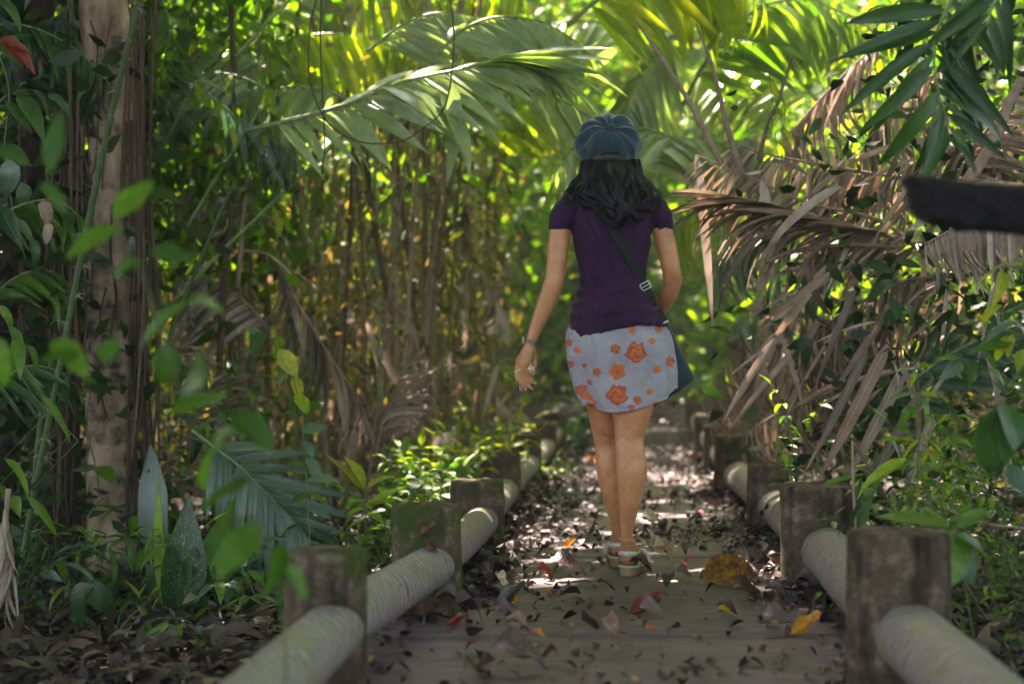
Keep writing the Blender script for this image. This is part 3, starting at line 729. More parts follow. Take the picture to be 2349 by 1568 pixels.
def one_tube(name, label, cat, pts, r, mat, group=None, n=40, sides=7, wob=.15, r2=None):
    P = spline(pts, n); a = Acc(); r2 = r * .75 if r2 is None else r2
    a.tube([p - P[0] for p in P], [r + (r2 - r) * i / (n - 1) for i in range(n)], sides, wob=wob)
    return tag(link(name, a.mesh(name), M[mat], None, P[0]), label, cat, group)
def PX(lst, Y, Y2=None): 
    k = len(lst); return [W(x, y, Y if Y2 is None else Y + (Y2 - Y) * i / (k - 1)) for i, (x, y) in enumerate(lst)]
one_tube('dark_trunk', 'dark ragged trunk just left of the pale trunk', 'trunk', PX([(160, 1330), (165, 1100), (150, 800), (160, 500), (165, 250), (180, 0), (190, -300)], 6.3), .045, 'darkbark', sides=12, wob=.5)
one_tube('dark_trunk', 'thick black trunk at the left edge with moss stems over it', 'trunk', PX([(95, 1360), (100, 1000), (85, 700), (70, 350), (95, 100), (100, -300)], 6.6), .07, 'darkbark', sides=12, wob=.5)
one_tube('dark_trunk', 'leaning black pole near the left frame edge', 'trunk', PX([(20, 1360), (10, 900), (45, 400), (40, -200)], 6.9), .06, 'darkbark', sides=12, wob=.5)
rs = random.Random(12)
for k in range(46):   # rope-thin aerial roots
    x = rs.choice([rs.uniform(110, 200), rs.uniform(300, 360), rs.uniform(300, 330), rs.uniform(20, 200)]); y0 = rs.uniform(-60, 500); y1 = y0 + rs.uniform(500, 1200)
    y1 = min(y1, 1330)
    one_tube('hanging_root', 'thin brown hanging root ' + where(x) + (', starting high' if y0 < 150 else ', starting low'), 'root', PX([(x, y0), (x + rs.uniform(-18, 18), y0 * .6 + y1 * .4), (x + rs.uniform(-25, 25), y0 * .25 + y1 * .75), (x + rs.uniform(-30, 30), y1)], rs.uniform(5.6, 6.25)), rs.uniform(.003, .009), 'root', 'thin hanging roots around the pale trunk', n=18, sides=5, wob=.4)

# thorny stems with whorls of pale spines
def thorn(label, pts, r, Y, step=.075, seed=0):
    rs = random.Random(seed); P = spline(PX(pts, Y), 80); o = P[0]
    root = empty('thorny_stem', o, label, 'stem', None); a = Acc(); acc = 0
    rad = []; nxt_ = step
    for i in range(80):
        rad.append(r)
    a.tube([p - o for p in P], rad, 10); link('cane', a.mesh('cane'), M['thorncane'], root)
    for i in range(79):
        acc += (P[i + 1] - P[i]).length
        if acc > nxt_:
            acc = 0; nxt_ = step * rs.uniform(.55, 1.9); t = (P[i + 1] - P[i]).normalized(); b = Acc()
            ph = rs.uniform(0, 2 * PI)
            for q in range(rs.randint(4, 12)):
                an = ph + rs.uniform(-1.2, 1.2) if q < 7 else rs.uniform(0, 2 * PI)
                u = t.orthogonal().normalized(); v = t.cross(u)
                d = (u * math.cos(an) + v * math.sin(an) + t * rs.uniform(-.9, .5)).normalized(); s0 = P[i] - o + d * r * .9
                ln = rs.uniform(.018, .05); b.tube([s0, s0 + d * ln], [.0013, .0003], 4)
            link('spine_whorl', b.mesh('spine_whorl', False), M['spine'], root)
    return root
thorn('green spiny stem crossing in front of the pale trunk', [(45, 1330), (75, 1150), (120, 930), (165, 700), (215, 450), (258, 250), (300, 80), (335, -60)], .0125, 5.3, seed=1)
thorn('thinner spiny green cane leaning right of the pale trunk', [(350, 900), (400, 740), (450, 620), (500, 500), (540, 415)], .0085, 5.9, seed=2)
thorn('mossy spiny stem low at the left edge', [(50, 1300), (75, 1150), (90, 1000), (120, 820)], .012, 5.5, seed=3)
one_tube('cane', 'long pale green cane slanting up from the left to the palm leaves', 'cane', PX([(400, 690), (520, 565), (700, 395), (862, 232)], 6.5), .010, 'cane', n=30)
one_tube('cane', 'sunlit cane at the top left pointing to the frame edge', 'cane', PX([(540, 130), (600, 65), (670, -5), (760, -100)], 6.2), .009, 'cane', n=20)
one_tube('cane', 'short green cane leaning behind the spiny stem', 'cane', PX([(430, 520), (500, 400), (560, 310), (598, 245)], 6.4), .009, 'cane', n=20)
one_tube('dry_stalk', 'bare brown upright stalk left of the slanting cane', 'stalk', PX([(545, 660), (560, 480), (575, 330), (590, 230)], 6.6), .011, 'deadstem', n=20)
one_tube('thin_tree', 'dark slender trunk standing behind the spiny cane', 'trunk', PX([(500, 900), (515, 640), (535, 420), (538, 200), (530, 0), (530, -200)], 6.9), .018, 'root', n=30)
one_tube('vine', 'thin dark vine hanging in a loop across the sunlit palm leaves', 'vine', PX([(725, -120), (728, -20), (712, 60), (708, 150), (722, 225), (760, 290), (815, 322), (868, 330), (925, 322), (970, 295), (1020, 245), (1038, 150), (1040, 60), (1028, -40)], 5.6), .0040, 'twig', n=90, wob=.6)
one_tube('vine', 'second thin vine falling straight beside the looped one', 'vine', PX([(738, -40), (735, 100), (740, 220), (745, 330), (738, 400)], 5.8), .0035, 'root', n=50, wob=.5)
one_tube('vine', 'slanting dark stem in the middle of the thicket', 'vine', PX([(830, 260), (850, 450), (880, 640), (900, 720)], 8.0), .02, 'root', n=30, wob=.3)

# ------------------------------------------------------------------ palm fronds
# large sunlit frond across the upper middle
frond('huge sunlit palm frond arching across the top middle', PX([(560, 300), (700, 268), (800, 238), (875, 207), (940, 184), (992, 172), (1050, 160), (1120, 143), (1230, 146)], 6.0), 30, .46, 'pale', LV_wide, 60, .012, drop=.30, ws=.95, start=.05, seed=2, up=Vector((0, -.55, .85)), jit=.12)
f = frond('broad pale blades at the tip of the arching frond', PX([(1060, 158), (1120, 143), (1160, 141)], 5.95), 7, .66, 'pale', LV_wide, 12, .010, drop=.14, ws=.9, seed=5, up=Vector((0, -.3, 1)), sides=(1, -1), jit=.12)
# broad folded white-lit blade hanging from it
rr_ = empty('folded_palm_leaf', W(872, 198, 5.9), 'wide blade of a palm leaf folded down and glaring white', 'palm frond')
for (p, q, l, w_, c) in [((872, 198), (1010, 255), .42, 1.7, 'pale'), ((1010, 215), (1090, 345), .38, 1.7, 'pale'), ((1040, 190), (1045, 420), .44, 1.1, 'pale'), ((950, 205), (1065, 300), .40, 1.5, 'pale')]:
    a_, b_ = W(*p, 5.9), W(*q, 5.82); put('leaflet', LV_wide[c][1], rr_, a_, b_ - a_, Vector((.2, -.4, 1)), l, w_)
frond('bright yellow green frond arching at the top left of the middle', PX([(500, 130), (580, 108), (680, 84), (790, 78), (880, 100), (935, 150)], 7.3), 32, .42, 'frond_sunlit', LV_strap, 60, .008, drop=.8, ws=1.5, seed=3, up=Vector((0, -.4, 1)))
frond('thin fingered frond behind the yellow green one', PX([(690, 190), (620, 140), (530, 118), (440, 130), (380, 170)], 7.0), 24, .44, 'pale', LV_strap, 58, .007, drop=.5, ws=1.3, seed=4, up=Vector((0, -.4, 1)))
frond('drooping frond of long ribbons left of the looped vine', PX([(800, 230), (740, 205), (660, 200), (600, 215), (560, 250)], 6.5), 14, .48, 'pale', LV_strap, 55, .008, drop=1.0, ws=1.3, seed=6)
frond('silvery ribbons fanning below the short green cane', PX([(470, 210), (540, 265), (600, 300), (680, 360)], 6.4), 10, .36, 'blue', LV_strap, 35, .007, drop=.5, ws=1.3, seed=7, up=Vector((0, -.6, .8)))
# leaves rising behind the head of the woman
frond('sunlit frond behind the head reaching down to the left', PX([(1600, 345), (1500, 300), (1400, 298), (1320, 335), (1270, 400)], 6.4), 14, .50, 'pale', LV_wide, 42, .009, drop=.8, ws=.85, seed=8, up=Vector((0, -.5, .9)))
frond('frond of narrow pale stripes right of the head', PX([(1440, 420), (1500, 350), (1580, 318), (1680, 330), (1770, 380)], 7.0), 18, .46, 'pale', LV_strap, 60, .008, drop=.6, ws=1.4, seed=9)
frond('green drooping frond between the woman and the dead leaves', PX([(1780, 420), (1700, 395), (1620, 420), (1560, 500), (1530, 600)], 6.8), 14, .42, 'frond_sunlit', LV_wide, 50, .009, drop=.7, ws=.8, seed=10)
frond('large frond at the top right of the middle with hanging yellow leaflets', PX([(1300, 60), (1400, -20), (1520, -70), (1640, -60), (1760, 10)], 6.6), 20, .5, 'frond_sunlit', LV_wide, 66, .012, drop=1.1, ws=.7, seed=11)
frond('hanging green frond above the sharp dry sticks', PX([(1560, 250), (1640, 110), (1740, 20), (1860, 0), (1980, 60)], 7.2), 22, .5, 'frond', LV_wide, 62, .012, drop=1.0, ws=.8, seed=12)
frond('long pale frond slanting through the upper middle', PX([(1130, 200), (1250, 215), (1350, 270), (1400, 350)], 6.8), 14, .46, 'pale', LV_wide, 36, .009, drop=.4, ws=.9, seed=13, up=Vector((0, -.6, .8)))
for i, (pts, Y, m_, l_) in enumerate([
    ([(760, -80), (850, -40), (960, -20), (1080, 30), (1180, 110)], 8.2, 'frond_sunlit', .6), ([(1250, -60), (1150, -20), (1020, -10), (900, 30)], 8.8, 'frond_sunlit', .55),
    ([(1500, 120), (1400, 60), (1300, 50), (1190, 90), (1130, 150)], 8.4, 'frond', .55), ([(1050, 350), (1150, 260), (1260, 230), (1350, 260)], 9.0, 'frond_sunlit', .5),
    ([(600, 60), (680, -10), (780, -30), (880, 10)], 8.6, 'frond', .55), ([(1900, 260), (1800, 160), (1690, 130), (1580, 170)], 8.2, 'frond', .6),
    ([(2050, 120), (1960, 40), (1860, 20), (1760, 60)], 7.8, 'frond_sunlit', .5), ([(900, 420), (820, 330), (720, 310), (640, 350)], 9.2, 'frond', .5)]):
    frond(['wide bright frond hanging at the top centre', 'yellow frond glowing at the top centre behind the others', 'pale green frond up between the vine and the hat', 'small glowing frond above left of the hat', 'hazy frond at the top left of centre',
           'broad hazy frond above the dead fronds', 'glowing frond near the top right', 'dim frond low in the thicket behind the slanting cane'][i],
          PX(pts, Y), 20, l_, ('pale' if m_ == 'frond' else m_), LV_wide, 62, .011, drop=.8, ws=.75, seed=20 + i)  # paler colour carries the haze and glare of these fronds
for i, (pts, Y, l_) in enumerate([([(1000, 130), (1060, 70), (1140, 40), (1240, 50), (1330, 100)], 6.3, .5), ([(840, 120), (920, 60), (1000, 30), (1090, 40)], 6.6, .46), ([(640, 230), (560, 180), (470, 170), (390, 220)], 6.7, .42), ([(1560, 60), (1500, 130), (1450, 220), (1430, 300)], 7.2, .44)]):
    frond(['glare tinted frond arching just above the huge frond tip', 'short glaring frond between the two strands of the loop', 'pale frond arching left from the looped vine', 'pale frond falling behind the long dark stick'][i], PX(pts, Y), 24, l_, 'pale', LV_wide, 60, .009, drop=.5, ws=.75, seed=70 + i, up=Vector((0, -.6, .8)))
# big dark frond hanging in the top right corner
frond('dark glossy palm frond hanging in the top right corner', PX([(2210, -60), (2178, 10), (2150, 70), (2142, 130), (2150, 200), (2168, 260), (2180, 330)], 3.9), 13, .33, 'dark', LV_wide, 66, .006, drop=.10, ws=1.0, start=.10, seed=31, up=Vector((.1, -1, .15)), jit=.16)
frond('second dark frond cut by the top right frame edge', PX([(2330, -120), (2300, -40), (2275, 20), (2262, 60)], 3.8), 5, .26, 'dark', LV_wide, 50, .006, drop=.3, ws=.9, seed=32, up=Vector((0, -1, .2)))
# silver frond low on the left
frond('silvery blue palm frond spreading low behind the spotted fern', PX([(440, 985), (498, 1030), (550, 1070), (600, 1120), (650, 1170), (700, 1225), (735, 1290)], 5.5), 24, .40, 'blue', LV_strap, 60, .007, drop=.12, ws=1.25, seed=33, up=Vector((.15, -.75, .75)), jit=.07)
frond('dark frond under the silvery one', PX([(420, 1100), (470, 1090), (540, 1120), (600, 1190)], 5.7), 14, .28, 'dark', LV_strap, 60, .005, drop=.4, ws=1.3, seed=34)
# green fronds of the right bank
frond('blue green ribbons hanging low in the dead frond pile', PX([(2010, 560), (1930, 560), (1840, 590), (1760, 650), (1690, 740)], 6.3), 14, .42, 'blue', LV_wide, 45, .009, drop=.9, ws=.7, seed=35)
frond('pale arching ribbons right beside the elbow of the woman', PX([(1860, 520), (1790, 500), (1720, 520), (1660, 580), (1620, 660)], 6.6), 12, .38, 'blue', LV_wide, 45, .008, drop=.7, ws=.7, seed=36)
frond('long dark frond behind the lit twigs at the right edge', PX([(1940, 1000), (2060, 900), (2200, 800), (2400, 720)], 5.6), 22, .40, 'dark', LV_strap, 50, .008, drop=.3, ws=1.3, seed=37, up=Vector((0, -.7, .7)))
# upper left fronds in the dark
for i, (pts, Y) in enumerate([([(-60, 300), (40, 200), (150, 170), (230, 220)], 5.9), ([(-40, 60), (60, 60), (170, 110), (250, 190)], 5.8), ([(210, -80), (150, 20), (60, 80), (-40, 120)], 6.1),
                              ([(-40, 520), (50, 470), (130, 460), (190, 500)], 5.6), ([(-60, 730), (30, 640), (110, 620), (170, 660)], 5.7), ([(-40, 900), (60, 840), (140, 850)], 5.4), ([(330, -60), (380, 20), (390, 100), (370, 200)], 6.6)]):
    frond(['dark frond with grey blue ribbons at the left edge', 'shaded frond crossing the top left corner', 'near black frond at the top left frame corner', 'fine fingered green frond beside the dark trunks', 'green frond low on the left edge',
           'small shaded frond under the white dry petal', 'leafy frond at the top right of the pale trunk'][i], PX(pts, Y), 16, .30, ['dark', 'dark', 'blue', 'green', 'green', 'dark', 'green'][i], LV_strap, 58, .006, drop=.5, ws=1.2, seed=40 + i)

# ------------------------------------------------------------------ dead fronds
def dead(label, pts, Y, n, ll, seed, mat='dead', angle=45, drop=.9, ws=.7, Y2=None, up=None, rr=.010, vs=None, sides=(1, -1), jit=.25, start=.08):
    return frond(label, PX(pts, Y, Y2), int(n * 1.45), ll * 1.05, mat, vs or LV_strap, angle, rr, 'deadstem', None, 'dead_palm_frond', 'dead frond', up, drop * 1.25, ws * 1.05, start, seed, jit, sides=sides)
dead('dead frond with its bare stalk ending beside the shoulder', [(2119, 581), (2014, 505), (1853, 465), (1732, 412), (1596, 356)], 5.6, 20, .34, 50, start=.0)
dead('dry brown frond lying flat above the pile', [(2130, 412), (2010, 400), (1893, 380), (1740, 350), (1690, 330)], 5.8, 26, .30, 51, drop=1.0)
dead('brown frond bundle lying across the right side', [(2100, 560), (2000, 530), (1880, 500), (1760, 470), (1664, 449)], 5.5, 16, .5, 52, angle=10, drop=.12, jit=.1)
dead('grey brown frond sloping down towards the bright topped post', [(2200, 640), (2090, 640), (1980, 690), (1880, 760), (1830, 850)], 5.9, 24, .42, 53, drop=.8)
dead('long dead frond hanging behind the thick pale stalks', [(2060, 780), (1960, 820), (1880, 880), (1800, 960)], 6.1, 18, .42, 54)
dead('pale dead frond hanging under the charred log', [(2400, 480), (2290, 500), (2200, 520), (2120, 560)], 4.9, 20, .24, 55, 'deadpale', 70, 1.6, .8, jit=.12)
dead('dead frond rising to the top right corner', [(2120, 560), (2200, 400), (2290, 260), (2420, 100)], 5.3, 22, .34, 56, drop=.7)
dead('reddish dry frond under the dark hanging frond', [(2330, 300), (2250, 330), (2150, 350), (2020, 420)], 5.4, 18, .36, 57, drop=.4)
dead('pink brown ribbons slanting near the top right', [(2050, 80), (1960, 150), (1880, 230), (1800, 320)], 6.2, 18, .40, 58, 'deadpale', 22, .35, .7)
dead('brown frond above the pile leaning left', [(2200, 130), (2080, 220), (1980, 330), (1900, 400)], 6.0, 20, .4, 59, angle=30, drop=.5)
dead('dim brown frond low behind the right posts', [(1980, 960), (1900, 930), (1800, 940), (1700, 1000)], 7.4, 18, .4, 60)
dead('big tangled dead frond in shade beyond the far right posts', [(1960, 760), (1860, 720), (1750, 740), (1660, 840), (1610, 930)], 8.0, 22, .5, 61)
dead('second tangled dead frond above the far right posts', [(1900, 880), (1800, 830), (1700, 860), (1630, 960)], 8.4, 20, .45, 62)
dead('drooping pale frond in the middle of the left thicket', [(560, 575), (620, 590), (680, 690), (740, 790), (800, 880), (830, 930)], 6.9, 16, .44, 63, 'dead', 14, .25, .9, jit=.12)
dead('dry leaf bundle standing over the left posts', [(860, 1040), (880, 960), (905, 900), (930, 830)], 7.6, 12, .26, 64, 'deadpale', 28, .5, .7)
dead('brown arching leaf right of the dry bundle', [(900, 700), (945, 740), (985, 820), (1010, 920)], 8.4, 12, .36, 65, 'dead', 14, .3, .9)
dead('short pale frond near the hand of the woman', [(1100, 620), (1140, 690), (1165, 760)], 9.0, 10, .26, 66, 'deadpale', 20, .3, .9)
dead('grey brown frond behind the pale trunk at mid height', [(640, 520), (560, 460), (470, 440), (380, 470)], 7.2, 16, .4, 67, drop=.9)
dead('pale brown frond mass left of the yellow vine', [(620, 760), (560, 690), (480, 640), (400, 640)], 7.0, 16, .46, 68, drop=1.1)
dead('brown horizontal frond far above the cane', [(460, 300), (520, 285), (600, 280), (660, 290)], 7.8, 12, .4, 69, 'dead', 16, .15)
dead('crumpled dead frond lying at the foot of the thicket', [(1000, 1010), (930, 950), (860, 930), (770, 980)], 7.8, 14, .34, 70)
dead('long dry frond lying by the silvery frond', [(330, 1130), (420, 1010), (480, 900), (470, 800)], 6.2, 14, .34, 71, drop=.7)
dead('pale split sheath hanging at the lower left edge', [(20, 1120), (15, 1200), (25, 1290), (15, 1390)], 4.7, 6, .30, 72, 'deadpale', 12, .1, 1.0)

# long single dry blades and stalks that stand out
M['deadstem_leaf'] = M['dead']
def blade(label, p0, p1, Y, w, mat, bend=0.1, cat='dry blade', Y2=None, up=None, vs=3, name='dead_leaf'):
    a_, b_ = W(*p0, Y), W(*p1, Y2 or Y); l = (b_ - a_).length
    me = leaf_mesh(name, 'strap', 12, bend, .22, w / l, .25, .05, seed=vs); me.materials.append(M[mat])
    o = put(name, me, None, a_, b_ - a_, up or Vector((.3, -.8, .5)), l)
    return tag(o, label, cat)
blade('long pink brown blade hanging straight down from the bare stalk', (1596, 356), (1640, 765), 5.6, .045, 'deadpale', .02)
blade('white lit dry leaf curling down left of the stalk', (1735, 412), (1642, 570), 5.6, .05, 'deadpale', .9, up=Vector((-.5, -.3, 1)))
blade('dry leaf hanging with a pointed brown tip', (1745, 415), (1795, 675), 5.55, .05, 'deadpale', .15)
blade('broad brown leaf hanging beside the pointed one', (1850, 520), (1870, 700), 5.7, .06, 'dead', .1)
blade('dark hanging dead leaf in the middle of the pile', (1760, 560), (1735, 740), 5.9, .05, 'dead', .1)
for i, (a_, b_, w_) in enumerate([((2035, 790), (1880, 1110), .09), ((2080, 830), (1940, 1115), .085), ((2110, 900), (1985, 1130), .08), ((2140, 950), (2070, 1150), .07), ((1990, 800), (1850, 1090), .06)]):
    blade(['leftmost but one thick pale dead stalk leaning behind the right posts', 'broad pale dead stalk leaning over the second right post', 'pale stalk right of the broad leaning one', 'rightmost short pale stalk behind the green shoots', 'narrow leftmost pale stalk of the leaning row'][i], a_, b_, 5.25, w_ * .55, 'deadstem_leaf', .08, 'dead stalk', Y2=5.15)
one_tube('sharp_stick', 'long dark dry stick rising left above the shoulder', 'stick', PX([(1655, 378), (1582, 237), (1491, 95), (1455, 45)], 5.5), .013, 'deadstem', r2=.004)
one_tube('sharp_stick', 'pointed dry stick right of the long one', 'stick', PX([(1706, 410), (1668, 290), (1637, 164), (1597, 55)], 5.5), .015, 'deadstem', r2=.003)
one_tube('sharp_stick', 'thin stick curving up to the pink ribbons', 'stick', PX([(1740, 370), (1760, 290), (1783, 237), (1818, 130)], 5.7), .010, 'twig', r2=.005)
one_tube('broken_stalk', 'bent pale stalk split in two beside the fourth right post', 'stalk', PX([(1880, 730), (1835, 830), (1795, 945), (1783, 1070)], 5.9), .016, 'deadstem', n=30)
one_tube('broken_stalk', 'second arm of the bent pale stalk', 'stalk', PX([(1925, 745), (1870, 830), (1820, 920), (1793, 990)], 5.85), .010, 'deadstem', n=30)
one_tube('broken_stalk', 'brown stalk slanting across the dead pile', 'stalk', PX([(2110, 840), (2010, 860), (1900, 890), (1830, 930)], 5.6), .014, 'deadstem', n=30)
one_tube('broken_stalk', 'thick brown stalk leaning at the right edge above the charred log', 'stalk', PX([(2210, 430), (2270, 340), (2310, 250), (2345, 180)], 5.0), .022, 'deadstem', n=30)
one_tube('broken_stalk', 'pale arching stalk in the middle of the pile', 'stalk', PX([(1755, 600), (1830, 575), (1940, 562), (2060, 566)], 5.5), .010, 'deadstem', n=30)
one_tube('broken_stalk', 'dark rotten trunk leaning in the shade beyond the right posts', 'stalk', PX([(1850, 1080), (1800, 960), (1740, 860), (1680, 780)], 8.2), .05, 'root', n=30)
rs = random.Random(21)
for k in range(110):    # loose dead leaves caught in the pile
    x = rs.uniform(1740, 2340); y = rs.uniform(400 - (x - 1640) * .2, 900); Y = rs.uniform(5.1, 6.6)
    a_ = W(x, y, Y); an = rs.gauss(-PI / 2 - .5, .6); l = rs.uniform(.18, .5)
    d = Vector((math.cos(an), rs.uniform(-.3, .3), math.sin(an)))
    o = put('dead_leaf_strip', rs.choice(LV_strap[rs.choice(['dead', 'dead', 'deadpale'])]), None, a_, d, Vector((rs.uniform(-.6, .6), -1, rs.uniform(0, 1))), l, rs.uniform(.45, 1.0))
    tag(o, ('long' if l > .38 else 'short' if l < .27 else 'middling') + ' dry leaf strip caught in the dead fronds ' + where(x), 'dead leaf', 'loose dry strips in the pile of dead fronds')
for k in range(50):
    x = rs.uniform(380, 1180); y = rs.uniform(560, 1000); Y = rs.uniform(7.0, 9.0)
    a_ = W(x, y, Y); l = rs.uniform(.12, .34)
    o = put('dead_leaf_strip', rs.choice(LV_strap[rs.choice(['dead', 'dead', 'deadpale'])]), None, a_, Vector((rs.uniform(-.5, .5), rs.uniform(-.3, .3), -1)), Vector((rs.uniform(-.6, .6), -1, rs.uniform(0, 1))), l, rs.uniform(1, 2))
    tag(o, ('long' if l > .23 else 'short') + ' dry brown leaf hanging ' + ('high ' if y < 760 else 'low ') + where(x), 'dead leaf', 'dry leaves hanging in the left thicket')

# charred broken log jutting in from the right edge
def charred():
    root = empty('charred_log', W(2349, 480, 2.6), 'black broken log end jutting in from the right edge', 'log'); o = root.location
    ax = [W(2100, 455, 2.62), W(2200, 470, 2.6), W(2300, 480, 2.58), W(2450, 492, 2.55), W(2700, 520, 2.5), Vector((1.75, 2.6, .72)), Vector((2.4, 2.9, .35)), Vector((3.0, 3.2, -.1))]
    P = spline(ax, 90); V = []; F_ = []; s_ = 44
    for i, p in enumerate(P):
        for s in range(s_):
            a = 2 * PI * s / s_; q = Vector((math.cos(a) * 1.5, math.sin(a) * 1.5, p.x * 9))
            r = .044 / max(abs(math.cos(a)), abs(math.sin(a))) ** .45 * (1 + .10 * noise.noise(q) + .09 * noise.noise(q * 4) + .05 * noise.noise(q * 11)) * (1.12 if math.sin(a) < -.5 and 10 < i < 16 else 1)
            r *= 1.0
            jag = (.022 * noise.noise(Vector((a * 2, 3, 1))) if i == 0 else 0) - (.016 * math.sin(a) if i < 4 else 0) * (1 - i / 4)
            V.append((p.x - o.x + jag, p.y - o.y + math.cos(a) * r, p.z - o.z + math.sin(a) * r))
    for i in range(89):
        for s in range(s_): F_.append((i * s_ + s, i * s_ + (s + 1) % s_, (i + 1) * s_ + (s + 1) % s_, (i + 1) * s_ + s))
    V.append(tuple(P[0] - o + Vector((.006, 0, 0)))); c = len(V) - 1
    for s in range(s_): F_.append((c, (s + 1) % s_, s))
    link('charred_wood', mesh('charred_wood', V, F_), M['charred'], root)
charred()

# ------------------------------------------------------------------ near twig of big leaves, out of focus, at the left
def near_twig():
    Y = 2.45
    root = empty('leafy_branch', W(560, 1700, Y), 'near out of focus branch of large green leaves at the left', 'branch'); o = root.location
    a = Acc()
    main = spline(PX([(640, 1700), (655, 1480), (600, 1240), (530, 1110), (450, 980), (380, 800), (330, 640), (270, 520)], Y), 40)
    a.tube([p - o for p in main], .0022, 5); link('twig', a.mesh('twig'), M['stem'], root)
    lv = [((262, 505), (345, 412), 1), ((285, 520), (148, 562), 1), ((330, 600), (236, 612), 1), ((340, 575), (440, 590), 1.5), ((440, 690), (300, 765), 1), ((430, 685), (522, 685), 1.4), ((255, 775), (245, 830), 1.6),
          ((385, 790), (375, 880), 1.5), ((455, 790), (478, 900), 1.2), ((520, 905), (378, 942), 1), ((530, 945), (620, 1000), 1.1), ((540, 990), (398, 1058), 1), ((575, 1095), (450, 1170), 1), ((600, 1200), (500, 1295), 1.1),
          ((638, 1240), (642, 1425), .8), ((650, 1290), (708, 1370), 1), ((120, 780), (195, 835), .9), ((90, 420), (165, 470), 1.1), ((118, 400), (135, 260), .7), ((60, 380), (-10, 330), 1), ((-20, 770), (40, 880), 1), ((180, 800), (90, 830), .9)]
    for k, (p, q, w_) in enumerate(lv):
        a_, b_ = W(*p, Y + .05 * math.sin(k * 2.1)), W(*q, Y + .05 * math.cos(k * 1.7))
        put('leaf', LV_oval['green'][k % 3], root, a_, b_ - a_, Vector((.3 * math.sin(k), -.55, .85)), (b_ - a_).length * 1.08, .95 * w_)
near_twig()
# glossy leaves at the far left edge
def leaflist(name, label, cat, Y, lv, mat, vs, stem=None, ws=1.0, smat='stem', sr=.003, up=Vector((.1, -.6, .8)), group=None):
    base = W(*(stem[0] if stem else lv[0][0]), Y); root = empty(name, base, label, cat, group)
    if stem:
        a = Acc(); P = spline(PX(stem, Y), 6 * len(stem)); a.tube([p - base for p in P], [sr * (1.1 - .6 * i / len(P)) for i in range(len(P))], 5)
        for it in lv:     # a short stalk from the stem to each leaf
            q = W(*it[0], Y); nr = min(P, key=lambda p: (p - q).length)
            if (nr - q).length > .004: a.tube([nr - base, q - base], [sr * .5, sr * .4], 4)
        link('stem', a.mesh('stem'), M[smat], root)
    for k, it in enumerate(lv):
        p, q = it[0], it[1]; w_ = it[2] if len(it) > 2 else 1; m_ = it[3] if len(it) > 3 else mat
        a_, b_ = W(*p, Y + .02 * math.sin(k * 1.9)), W(*q, Y + .05 * math.cos(k * 2.7) - .02)
        put('leaf', vs[m_][k % len(vs[m_])], root, a_, b_ - a_, up + Vector((.35 * math.sin(k * 1.3), 0, .2 * math.cos(k * 3))), (b_ - a_).length * 1.06, ws * w_)
    return root
leaflist('climber', 'shaded climber with drooping pointed leaves at the left edge', 'climber', 4.9, [((10, 230), (75, 300)), ((40, 215), (110, 290)), ((75, 205), (140, 255), .8), ((110, 215), (185, 248), .8), ((0, 330), (70, 375)), ((-10, 120), (62, 60)), ((25, 365), (20, 450), 1.5, 'blue'), ((50, 418), (68, 490), 1.6, 'blue'), ((0, 470), (45, 560)), ((30, 500), (90, 550)), ((0, 0), (62, 40)), ((70, 545), (105, 600))], 'dark', LV_small, [(-30, 60), (20, 200), (10, 350), (30, 480), (60, 600)])
o = blade('dried white petal like leaf hanging at the left', (98, 462), (118, 522), 4.7, .045, 'deadpale', .5, 'dry leaf', name='dry_petal')
o = blade('small brown shrivelled leaf under the white one', (115, 512), (100, 570), 4.7, .03, 'dead', .5, 'dry leaf', name='shrivelled_leaf')
for i, (p, q) in enumerate([((5, 90), (60, 140)), ((15, 85), (90, 160)), ((0, 95), (75, 110))]):
    blade(['left reddish dead leaf of three near the top left edge', 'middle reddish dead leaf of three near the top left edge', 'upper reddish dead leaf of three near the top left edge'][i], p, q, 4.6, .04, 'redleaf', .3, 'dry leaf', name='dry_leaf')
leaflist('climber', 'thin drooping vine of green leaves low on the left', 'climber', 4.9, [((20, 745), (60, 800)), ((35, 770), (55, 850), .9), ((60, 790), (112, 850)), ((0, 700), (35, 745)), ((30, 830), (100, 900), .5), ((90, 900), (180, 1005), .35), ((10, 1050), (90, 1110), .6), ((0, 1110), (30, 1160)), ((30, 1135), (45, 1180), 1.2), ((60, 1135), (145, 1225), .5)], 'green', LV_small, [(-20, 690), (20, 745), (60, 880), (120, 950), (180, 1010)])
leaflist('climber', 'young heart leaved vine on the pale trunk foot', 'climber', 5.7, [((218, 1075), (165, 1075), 2.0, 'blue'), ((225, 1070), (262, 1090), 1.8), ((190, 900), (175, 925), 1.8), ((170, 830), (150, 860), 1.8), ((195, 860), (225, 880), 1.8)], 'green', LV_small, [(225, 1130), (222, 1080), (200, 980), (205, 900), (190, 850)], sr=.0035)

